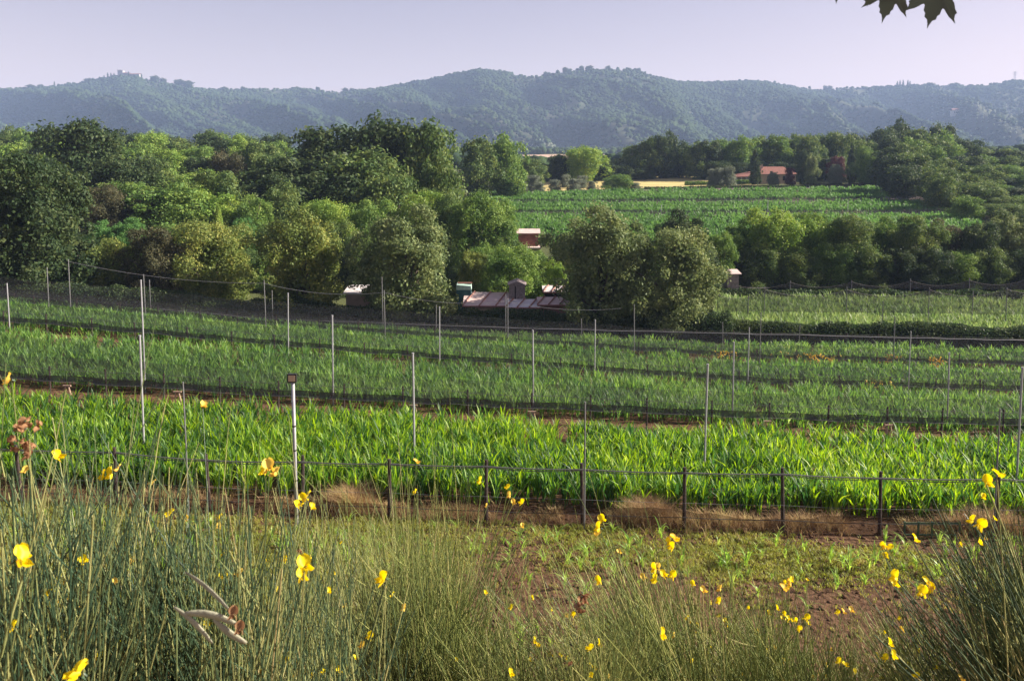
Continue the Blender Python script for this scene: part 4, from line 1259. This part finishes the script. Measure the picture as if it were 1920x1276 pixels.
# seedlings (countable)
def seedling_mesh(seed):
    r = np.random.default_rng(seed); N = 9
    base = np.zeros((N, 3)); base[:, 2] = r.uniform(0, .12, N)
    base[:, :2] += r.normal(0, .015, (N, 2))
    V, Fq = blades_np(base, r.uniform(.14, .30, N), np.full(N, .022), r.uniform(0, 6.28, N), r.uniform(.4, 1.2, N), 6, .45, r)
    o = mesh_np('seedling', V, Fq, M['seedling']); me = o.data; bpy.data.objects.remove(o); return me
SM = [seedling_mesh(40 + i) for i in range(8)]
cnt = 0
while cnt < 260:
    px = random.uniform(-20, 1940); D = random.choice([random.gauss(17.6, .7), random.gauss(17.6, .7), random.uniform(13, 19)])
    if D > 19.3 or D < 12.8: continue
    x = xz(px, D, 1050)
    if D < 16.6 and float(fbm(x * .5, D * .6, 33, 2)) < .52: continue
    o = bpy.data.objects.new('maize_seedling', random.choice(SM)); C.objects.link(o)
    o.location = (x, D, gz(x, D)); o.rotation_euler = (0, 0, random.uniform(0, 6.28)); s = random.uniform(.7, 1.8); o.scale = (s, s, s)
    tag(o, 'bright green maize seedling sprouting from the dug soil below the fence', 'seedling', 'maize seedlings in the dug soil'); cnt += 1
# dry brown growth at the foot of the near fence
n = 3600
x = rng.uniform(-15, 17, n); y = rng.normal(20.0, .28, n)
keep = fbm(x * .7, y * 0, 25, 3) > .36
tufts('dry_weeds', x[keep], y[keep], 7, .13 + .42 * np.repeat(fbm(x[keep] * .8, y[keep] * .8, 27, 3), 7) ** 1.5, .009, M['dry'], 'brown dry weeds massed along the foot of the near fence', 'weeds', 1.0)
for px, D, wd, lb in [(1215, 20.2, 1.1, 'pale dry bush behind the near fence right of the centre stake'), (1860, 20.0, 2.2, 'large brown dry bush at the right end of the near fence'), (660, 20.3, 1.0, 'brown dry bush behind the near fence right of the lamp pole')]:
    N = 2600; x0 = xz(px, D, 950)
    base = np.stack([x0 + rng.normal(0, wd * .3, N), D + rng.normal(0, .25, N), np.zeros(N)], -1); base[:, 2] = ground(base[:, 0], base[:, 1])
    V, Fq = blades_np(base, rng.uniform(.2, .75, N) * np.exp(-((base[:, 0] - x0) / wd) ** 2), np.full(N, .008), rng.uniform(0, 6.28, N), rng.uniform(.2, 1.2, N), 4, .2)
    tag(mesh_np('dry_bush', V, Fq, M['dry']), lb, 'bush')
# straw on the bank
n = 9000
y = rng.uniform(1.0, 13.0, n); x = rng.uniform(-1, 1, n) * (1.6 + y * .72)
tufts('dry_grass', x, y, 5, .30, .006, M['dry'], 'dry straw-coloured grass covering the bank under the broom', 'grass', 1.2)
n = 3600
y = rng.uniform(2.0, 13.0, n); x = rng.uniform(-1, 1, n) * (1.6 + y * .72)
tufts('bank_grass', x, y, 4, .26, .007, M['grass'], 'yellow-green grass mixed into the bank under the broom', 'grass', 1.0)

# ------------------------------------------------------------------ Spanish broom
def petal_fan(r0, r1, a0, a1, n, cup, notch=0):
    pass


def flower_mesh(seed, mtl):
    """pea blossom: rounded standing banner, two wings, keel and calyx"""
    r = np.random.default_rng(seed); V = []; Fc = []; mi = []
    def sheet(fn, nu, nv, m_):
        n0 = len(V)
        for i in range(nu + 1):
            for j in range(nv + 1):
                V.append(fn(i / nu, j / nv))
        for i in range(nu):
            for j in range(nv):
                a = n0 + i * (nv + 1) + j
                Fc.append([a, a + 1, a + nv + 2, a + nv + 1]); mi.append(m_)
    def banner(u, v):
        w_ = math.sin(math.pi * min(1, u * .86 + .08)) ** .6 * .0125
        s = (v - .5) * 2
        zz = u * .021 - (.003 * (1 - abs(s)) if u > .9 else 0)
        return (s * w_, -.004 - .006 * s * s + .008 * u * u + r.normal(0, .0004), .002 + zz)
    sheet(banner, 6, 6, 0)
    for sgn in (-1, 1):
        def wing(u, v, sgn=sgn):
            w_ = math.sin(math.pi * min(1, u * .85 + .1)) * .006
            return (sgn * (.003 + .007 * u + .002 * math.sin(v * 3)), -.004 - u * .016, .001 + (v - .5) * 2 * w_ - .004 * u)
        sheet(wing, 5, 3, 0)
    def keel(u, v):
        w_ = math.sin(math.pi * min(1, u * .8 + .12)) * .0042
        s = (v - .5) * 2
        return (s * w_, -.003 - u * .019, -.003 - .004 * u + .004 * abs(s) + .004 * u * u)
    sheet(keel, 5, 4, 0)
    n0 = len(V)
    for k in range(6):
        an = k * math.pi / 3
        V.append((math.cos(an) * .003, .002, math.sin(an) * .003)); V.append((math.cos(an) * .0015, .008, -.004 + math.sin(an) * .0015))
    for k in range(6):
        q = (k + 1) % 6; Fc.append([n0 + 2 * k, n0 + 2 * q, n0 + 2 * q + 1, n0 + 2 * k + 1]); mi.append(1)
    o = mesh_np('flower', np.array(V), Fc, [mtl, M['stem']], smooth=True)
    o.data.polygons.foreach_set('material_index', mi)
    me = o.data; bpy.data.objects.remove(o); return me


FLM = [flower_mesh(60 + i, M['petal']) for i in range(4)]
FLO = [flower_mesh(70 + i, M['petal_old']) for i in range(3)]
FLD = [flower_mesh(80 + i, M['petal_dry']) for i in range(2)]


def bush(label, px, D, n_main, reach, lean, top_lo, top_hi, rad, mtl, flowers=(), pods=(), sub=5, spread=.5, seed=0, pxw=200, dry=0, base_r=.12, Dsp=.25, extra=10):
    """broom bush rooted on the bank; top_lo/top_hi are photo rows its tips reach, pxw the half width of its tips"""
    r = np.random.default_rng(seed)
    bx = xz(px, D, 1150) + reach; by = D
    e = empty('broom_bush', (bx, by, gz(bx, by)), 0, label, 'broom bush')
    org = np.array(e.location)
    N = int(n_main * (1.35 if mtl is M['stem'] and px < 1000 else 1.9))
    base = np.stack([bx + r.normal(0, base_r, N), by + r.normal(0, base_r, N), np.zeros(N)], -1)
    base[:, 2] = ground(base[:, 0], base[:, 1]) - .02
    tips = np.empty((N, 3))
    for i in range(N):
        d_ = D + r.normal(0, Dsp); d_ = max(d_, D * .72)
        off = r.normal(0, .5); off = max(-1.15, min(1.15, off))
        tp_ = top_lo + (top_hi - top_lo) * min(1, r.random() ** .7) - (r.random() < .07) * r.uniform(20, 110) + abs(off) ** 2 * 40
        tips[i] = at(px + lean + off * pxw, tp_, d_)
    s = np.linspace(0, 1, 8)[None, :, None]
    ctrl = base[:, None, :] * (1 - s) + tips[:, None, :] * s
    bulge = (tips - base)[:, None, :] * np.array([1, 1, 0]) * (s ** 1.6 - s) * .5
    P = ctrl + bulge + np.cumsum(r.normal(0, .0028, (N, 8, 3)), axis=1) * (s)
    rd = rad * r.uniform(.7, 1.25, (N, 1)) * np.linspace(1.25, .5, 8)[None, :]
    VV, FF = [], []; off0 = 0
    v_, f_ = tubes_np(P, rd, 4); VV.append(v_); FF.append(f_); off0 += len(v_)
    # branchlets
    Nb = N * sub
    k = r.integers(0, N, Nb); u = r.uniform(.3, .9, Nb); i0 = (u * 7).astype(int); fr = u * 7 - i0
    st = P[k, i0] * (1 - fr[:, None]) + P[k, i0 + 1] * fr[:, None]
    dr = P[k, i0 + 1] - P[k, i0]; dr /= np.linalg.norm(dr, axis=1, keepdims=True)
    dv = dr + r.normal(0, .26, (Nb, 3)); dv /= np.linalg.norm(dv, axis=1, keepdims=True)
    L = r.uniform(.12, .5, Nb) * (tips - base)[k, 2] * .55 * spread * 2
    L = np.clip(L, .05, .6)
    s2 = np.linspace(0, 1, 6)[None, :, None]
    Q = st[:, None, :] + dv[:, None, :] * (L[:, None, None] * s2) + np.array([0, 0, 1]) * (s2 ** 2) * (L * .12)[:, None, None]
    Q = Q + np.cumsum(r.normal(0, .0012, (Nb, 6, 3)), axis=1)
    rq = rad * .62 * r.uniform(.7, 1.2, (Nb, 1)) * np.linspace(1.1, .45, 6)[None, :]
    v_, f_ = tubes_np(Q, rq, 3); VV.append(v_); FF.append(f_ + off0); off0 += len(v_)
    # stems that carry the flowers
    FP = []
    for (fx, fy, fs, kind) in flowers:
        d_ = max(.6, min(.027 * F / fs * (1.0 if kind != 'c' else 1.9), D * 1.25))
        q = at(fx, fy, d_)
        FP.append((q, kind))
    for (fx, fy, d_) in pods:
        FP.append((at(fx, fy, d_), None))
    if FP:
        T = np.array([tuple(q) for q, _ in FP]); T0 = base[r.integers(0, N, len(T))]
        s = np.linspace(0, 1, 9)[None, :, None]
        T[:, 2] -= .006
        pp = T0[:, None, :] * (1 - s) + T[:, None, :] * s + (T - T0)[:, None, :] * np.array([1, 1, 0]) * (s ** 1.5 - s) * .45
        v_, f_ = tubes_np(pp, np.full((len(T), 9), rad * .7) * np.linspace(1.2, .7, 9)[None], 4); VV.append(v_); FF.append(f_ + off0); off0 += len(v_)
    mesh_np('stems', np.concatenate(VV) - org, np.concatenate(FF), mtl, e)
    for q, kind in FP:
        if kind is None: continue
        reps = {'f': 1, 'o': 1, 'd': 1, 'c': 4, 'D': 9}[kind]
        for j in range(reps):
            lib = {'f': FLM, 'c': FLM, 'o': FLO, 'd': FLD, 'D': FLD}[kind]
            if kind == 'c' and j == 3: lib = FLO
            o = bpy.data.objects.new('flower', random.choice(lib)); C.objects.link(o); o.parent = e
            jit = Vector((random.uniform(-1, 1), random.uniform(-1, 1), random.uniform(-1.4, 1))) * (.014 if reps > 1 else 0)
            o.location = q + jit - e.location
            o.rotation_euler = (random.uniform(-.6, .4), random.uniform(-.6, .6), random.uniform(-1.6, 1.6)) if kind not in 'dD' else (random.uniform(-3, 3), random.uniform(-3, 3), random.uniform(-3, 3))
            sc = random.uniform(.6, .9) * (.6 if kind in 'dD' else 1); o.scale = (sc, sc, sc)
    for j in range(extra):
        kk = int(r.integers(0, N)); o = bpy.data.objects.new('flower', random.choice(FLM + FLO[:2])); C.objects.link(o); o.parent = e
        q = P[kk, 7] if r.random() < .6 else P[kk, 6]
        o.location = Vector(q) - e.location; o.rotation_euler = (random.uniform(-.6, .4), random.uniform(-.6, .6), random.uniform(-1.6, 1.6))
        sc = random.uniform(.4, .75); o.scale = (sc, sc, sc)
    return e


fl_left = [(30, 1052, 46, 'f'), (44, 1040, 40, 'f'), (106, 857, 27, 'f'), (198, 892, 22, 'f'), (212, 888, 22, 'f'), (224, 880, 22, 'o'), (287, 908, 18, 'o'), (22, 712, 24, 'o'), (155, 1262, 50, 'f'),
           (150, 1268, 44, 'f'), (120, 1130, 14, 'o'), (250, 1055, 12, 'o'), (66, 1190, 12, 'o'), (50, 800, 34, 'D'), (48, 835, 34, 'D')]
fl_left2 = [(505, 878, 28, 'o'), (520, 890, 26, 'o'), (498, 884, 26, 'f'), (570, 1062, 40, 'f'), (566, 1080, 36, 'f'), (564, 1028, 24, 'd'), (571, 934, 20, 'f'), (583, 952, 18, 'f'), (555, 946, 16, 'f'),
            (415, 970, 12, 'f'), (722, 1085, 32, 'f'), (350, 975, 12, 'o'), (408, 985, 12, 'o'), (380, 762, 12, 'o'), (695, 1190, 16, 'f'), (665, 1235, 14, 'f'), (680, 1210, 12, 'o'), (760, 1140, 14, 'o')]
bush('tall dark broom bush with upright stems at the left edge of the photo', 60, 1.55, 150, -.05, 0, 835, 1180, .0024, M['stem'], fl_left, (), 5, .5, 101, 180)
bush('dense dark broom bush left of the drooping seed pods', 250, 1.9, 170, 0, 0, 855, 1150, .0025, M['stem'], (), (), 6, .5, 102, 190)
b3 = bush('dark broom bush carrying the drooping grey seed pods', 430, 1.8, 130, 0, 0, 900, 1150, .0024, M['stem'], fl_left2, [(432, 1190, .95), (398, 1185, .95), (470, 1215, .95)], 6, .5, 103, 190)
bush('sparser dark broom bush right of the drooping seed pods', 590, 2.2, 80, 0, 0, 960, 1200, .0024, M['stem'], (), (), 5, .5, 104, 150)
fl_mid = [(781, 922, 15, 'f'), (903, 902, 14, 'f'), (780, 868, 16, 'o'), (952, 914, 16, 'f'), (957, 928, 16, 'o'), (962, 940, 16, 'o'), (980, 942, 16, 'f'), (914, 948, 9, 'o'), (978, 986, 12, 'o')]
bush('olive-green upright broom bush left of the centre', 790, 3.4, 300, 0, 0, 950, 1200, .0024, M['stem_olive'], fl_mid, (), 6, .6, 105, 190, Dsp=.35)
bush('thin yellowish broom in front of the lamp pole', 640, 4.4, 90, 0, 0, 930, 1150, .0025, M['stem_olive'], (), (), 4, .5, 106, 190, Dsp=.4)
fl_r = [(1130, 975, 22, 'f'), (1126, 990, 20, 'f'), (1122, 1003, 18, 'o'), (1260, 1014, 34, 'c'), (1236, 1070, 38, 'c'), (1262, 1078, 18, 'f'), (1125, 1087, 24, 'f'), (1237, 1188, 24, 'f'), (1266, 1192, 14, 'o'), (1160, 1036, 12, 'o'),
        (1300, 1095, 16, 'f'), (1318, 1108, 16, 'o'), (1352, 1106, 18, 'o'), (1350, 1128, 16, 'f'), (1330, 1130, 12, 'f'), (1085, 1130, 30, 'D'), (1072, 1245, 24, 'd'), (955, 1262, 18, 'f'), (1030, 1226, 14, 'o'), (960, 1140, 14, 'f'), (1205, 1080, 14, 'o')]
bush('olive-green broom bush leaning left with many open flowers, right of the centre', 1230, 3.1, 230, .25, -60, 1040, 1250, .0023, M['stem_olive'], fl_r, (), 6, .6, 107, 230, Dsp=.3, extra=20)
fl_r2 = [(1480, 1092, 26, 'c'), (1468, 1105, 18, 'o'), (1495, 1162, 14, 'f'), (1470, 1150, 14, 'f'), (1512, 1158, 14, 'f'), (1498, 1176, 16, 'f'), (1478, 1160, 14, 'f'), (1455, 1140, 12, 'f'), (1440, 1150, 12, 'f'), (1595, 1145, 16, 'o'), (1580, 1148, 14, 'o'),
         (1290, 1160, 12, 'f'), (1360, 1165, 12, 'f'), (1420, 1185, 12, 'o'), (1575, 1240, 16, 'f'), (1583, 1247, 14, 'f'), (1605, 1260, 12, 'f')]
bush('lower broom bush with scattered small flowers, left of the right-hand bush', 1440, 3.5, 200, .15, -30, 1110, 1270, .0023, M['stem_olive'], fl_r2, (), 6, .6, 108, 170, Dsp=.3, extra=34)
fl_rr = [(1665, 1032, 32, 'c'), (1683, 1084, 24, 'f'), (1676, 1095, 20, 'f'), (1738, 1098, 34, 'c'), (1730, 1112, 24, 'f'), (1838, 982, 24, 'f'), (1826, 978, 20, 'f'), (1833, 1015, 20, 'f'), (1713, 1012, 20, 'f'), (1850, 903, 26, 'f'), (1870, 893, 24, 'f'), (1842, 932, 18, 'f'),
         (1665, 1205, 20, 'f'), (1672, 1228, 22, 'f'), (1660, 1232, 18, 'f'), (1718, 1268, 18, 'f'), (1690, 1180, 14, 'o')]
bush('large dark broom bush leaning in from the right edge', 1880, 2.5, 230, .45, -20, 960, 1240, .0026, M['stem'], fl_rr, (), 6, .6, 109, 190, Dsp=.25)
bush('low straggling broom bush at the bottom right', 1700, 3.0, 120, .4, -10, 1130, 1280, .0023, M['stem_olive'], (), (), 6, .6, 110, 120)
bush('low fine broom filling the bottom centre', 980, 2.8, 110, 0, 0, 1150, 1290, .0022, M['stem_olive'], (), (), 6, .6, 111, 150)

bush('low sunlit broom tuft at the bottom, right of the centre', 1130, 2.5, 110, 0, 0, 1140, 1290, .0020, M['stem_olive'], (), (), 6, .6, 112, 130)
bush('small yellowish broom tuft at the bottom between the two right-hand bushes', 1560, 3.2, 90, .1, 0, 1180, 1290, .0020, M['stem_olive'], (), (), 6, .6, 113, 130)
# seed pods on the left bush
def pod(p0, p1, sagdir, wd, parent, name='seed_pod'):
    a, b_ = Vector(p0), Vector(p1)
    V = []; n_ = 10
    d = (b_ - a).normalized(); up = Vector((0, 0, 1)); sd_ = d.cross(up).normalized()
    for i in range(n_ + 1):
        u = i / n_; c_ = a.lerp(b_, u) + Vector((0, 0, 1)) * sagdir * math.sin(math.pi * u)
        w_ = wd * math.sin(math.pi * min(1, .06 + u * .9)) ** .5
        nn = d.cross(sd_).normalized()
        for k in range(8):
            an = k * math.pi / 4
            V.append(tuple(c_ + nn * math.cos(an) * w_ + sd_ * math.sin(an) * w_ * .35 * (1 + .25 * math.sin(u * 40)) - parent.location))
    Fq = []
    for i in range(n_):
        for k in range(8):
            q = (k + 1) % 8; Fq.append([i * 8 + k, i * 8 + q, (i + 1) * 8 + q, (i + 1) * 8 + k])
    Fq.append(list(range(8))[::-1]); Fq.append([n_ * 8 + k for k in range(8)])
    return mesh_np(name, np.array(V), Fq, M['pod'], parent, True)


PD = .95
pod(at(445, 1170, PD), at(340, 1150, PD), .006, .0052, b3)
pod(at(432, 1145, PD), at(348, 1072, PD + .03), .004, .0036, b3)
pod(at(398, 1205, PD), at(326, 1137, PD), .004, .0036, b3)
pod(at(462, 1205, PD), at(400, 1160, PD), -.003, .0048, b3)
for fx, fy in ((440, 1150), (452, 1178)):
    o = bpy.data.objects.new('flower', FLD[0]); C.objects.link(o); o.parent = b3; o.location = at(fx, fy, PD) - b3.location; o.scale = (.5, .5, .5)

# ------------------------------------------------------------------ maple twig hanging in at the top right
mp = empty('maple_branch', at(1940, -420, 1.9), 0, 'dark lobed maple leaves hanging into the sky at the top right', 'branch')
def mloc(px, py, D): return at(px, py, D) - mp.location
LOB = [(90, 1.08), (88, .94), (85, .84), (79, .80), (77, .71), (71, .66), (66, .55), (62, .52), (59, .55), (56, .68), (54, .78), (51, .86), (48, 1.02), (46, .88), (41, .80), (36, .79), (34, .68), (26, .55), (20, .42), (14, .50), (10, .62), (4, .70), (0, .86), (-4, .68), (-12, .55), (-24, .40), (-45, .30), (-75, .22)]
def maple_leaf(px, py, size, rot, tilt_, D, yaw=0):
    pts_ = []
    full = [(a, l) for a, l in LOB] + [(180 - a, l) for a, l in LOB[:0:-1]]
    for a, l in full:
        pts_.append((math.cos(R(a)) * l * size, math.sin(R(a)) * l * size))
    V = [(0, 0, 0)] + [(x_, 0.12 * (x_ * x_) / size + .05 * y_, y_) for x_, y_ in pts_]
    n_ = len(pts_)
    Fq = [[0, 1 + i, 1 + (i + 1) % n_] for i in range(n_)]
    Mx = Matrix.Rotation(rot, 3, 'Y') @ Matrix.Rotation(tilt_, 3, 'X') @ Matrix.Rotation(yaw, 3, 'Z')
    V = [Mx @ Vector(v) for v in V]
    o = mesh_np('leaf', np.array([tuple(v + mloc(px, py, D)) for v in V]), Fq, M['maple'], mp)
    MB().tube([mloc(px, py, D), mloc(px, py, D) + Mx @ Vector((0, .01, -.05)) * 1.0, mloc(px + 12, py - 70, D)], .0012, 5).build('petiole', M['twig'], o)
    return o
maple_leaf(1672, -26, .064, R(192), 0, 1.5)
maple_leaf(1760, -20, .070, R(196), .1, 1.5, .1)
maple_leaf(1570, -32, .040, R(185), .2, 1.6)
maple_leaf(1622, -40, .050, R(175), .1, 1.55)
maple_leaf(1720, -30, .036, R(150), .3, 1.6)
maple_leaf(1826, -48, .050, R(190), .2, 1.6)
b = MB(); b.tube([mloc(1540, -110, 1.6), mloc(1640, -100, 1.55), mloc(1760, -100, 1.5), mloc(1860, -160, 1.6), mloc(1940, -420, 1.9)], [.002, .003, .004, .007, .012], 6)
b.tube([mloc(1940, -420, 1.9), mloc(1990, -700, 2.1), mloc(2100, -1000, 2.3)], [.012, .018, .025], 6)
b.build('twig', M['twig'], mp)

# ------------------------------------------------------------------ labels of repeats, told apart by their order
WORDS = ['first', 'second', 'third', 'fourth', 'fifth', 'sixth', 'seventh', 'eighth', 'ninth', 'tenth', 'eleventh', 'twelfth', 'thirteenth', 'fourteenth', 'fifteenth',
         'sixteenth', 'seventeenth', 'eighteenth', 'nineteenth', 'twentieth', 'twenty-first', 'twenty-second', 'twenty-third', 'twenty-fourth']
bpy.context.view_layer.update()


def place_x(o):
    if o.type == 'EMPTY' or o.name.startswith(('pole', 'steel')): p_ = o.location
    else: p_ = sum((Vector(c) for c in o.bound_box), Vector()) / 8 + o.location
    return p_.x / p_.y
for grp_, base_ in [('olive trees in the pale garden', 'small grey-green olive tree in the pale garden'), ('round trees on the ridge line', 'round tree standing out dark on the ridge line'),
                    ('cypresses by the castle', 'dark pointed cypress on the ridge near the castle'), ('cypresses on the right ridge', 'slim cypress in the small cluster on the right-hand ridge'),
                    ('shaded row behind the olive garden', 'low dark tree in the shaded row behind the olive garden'), ('silvery garden trees by the porch', 'pale silvery garden tree before the house porch'),
                    ('withered yellow plants along the net strips', 'withered yellow plant along the dark net strips'), ('trees behind the red-roofed house', 'tall green tree behind the red-roofed house')]:
    for n_o, o in enumerate(sorted([o for o in C.objects if o.get('group') == grp_ and o.get('category')], key=place_x)):
        o['label'] = f'{base_}, {WORDS[n_o]} from the left'

# ------------------------------------------------------------------ haze
m, N, L, B = mat('haze')
N.remove(B)
pv = N.new('ShaderNodeVolumePrincipled')
pv.inputs['Color'].default_value = (.46, .62, 1.0, 1)
pv.inputs['Density'].default_value = .00018
pv.inputs['Anisotropy'].default_value = .05
L.new(pv.outputs[0], N['Material Output'].inputs['Volume'])
hb = MB().box((-4500, -150, -110), (4500, 4400, 420)).build('haze', m)
tag(hb, 'pale blue haze lying over the valley', 'haze', kind='stuff')
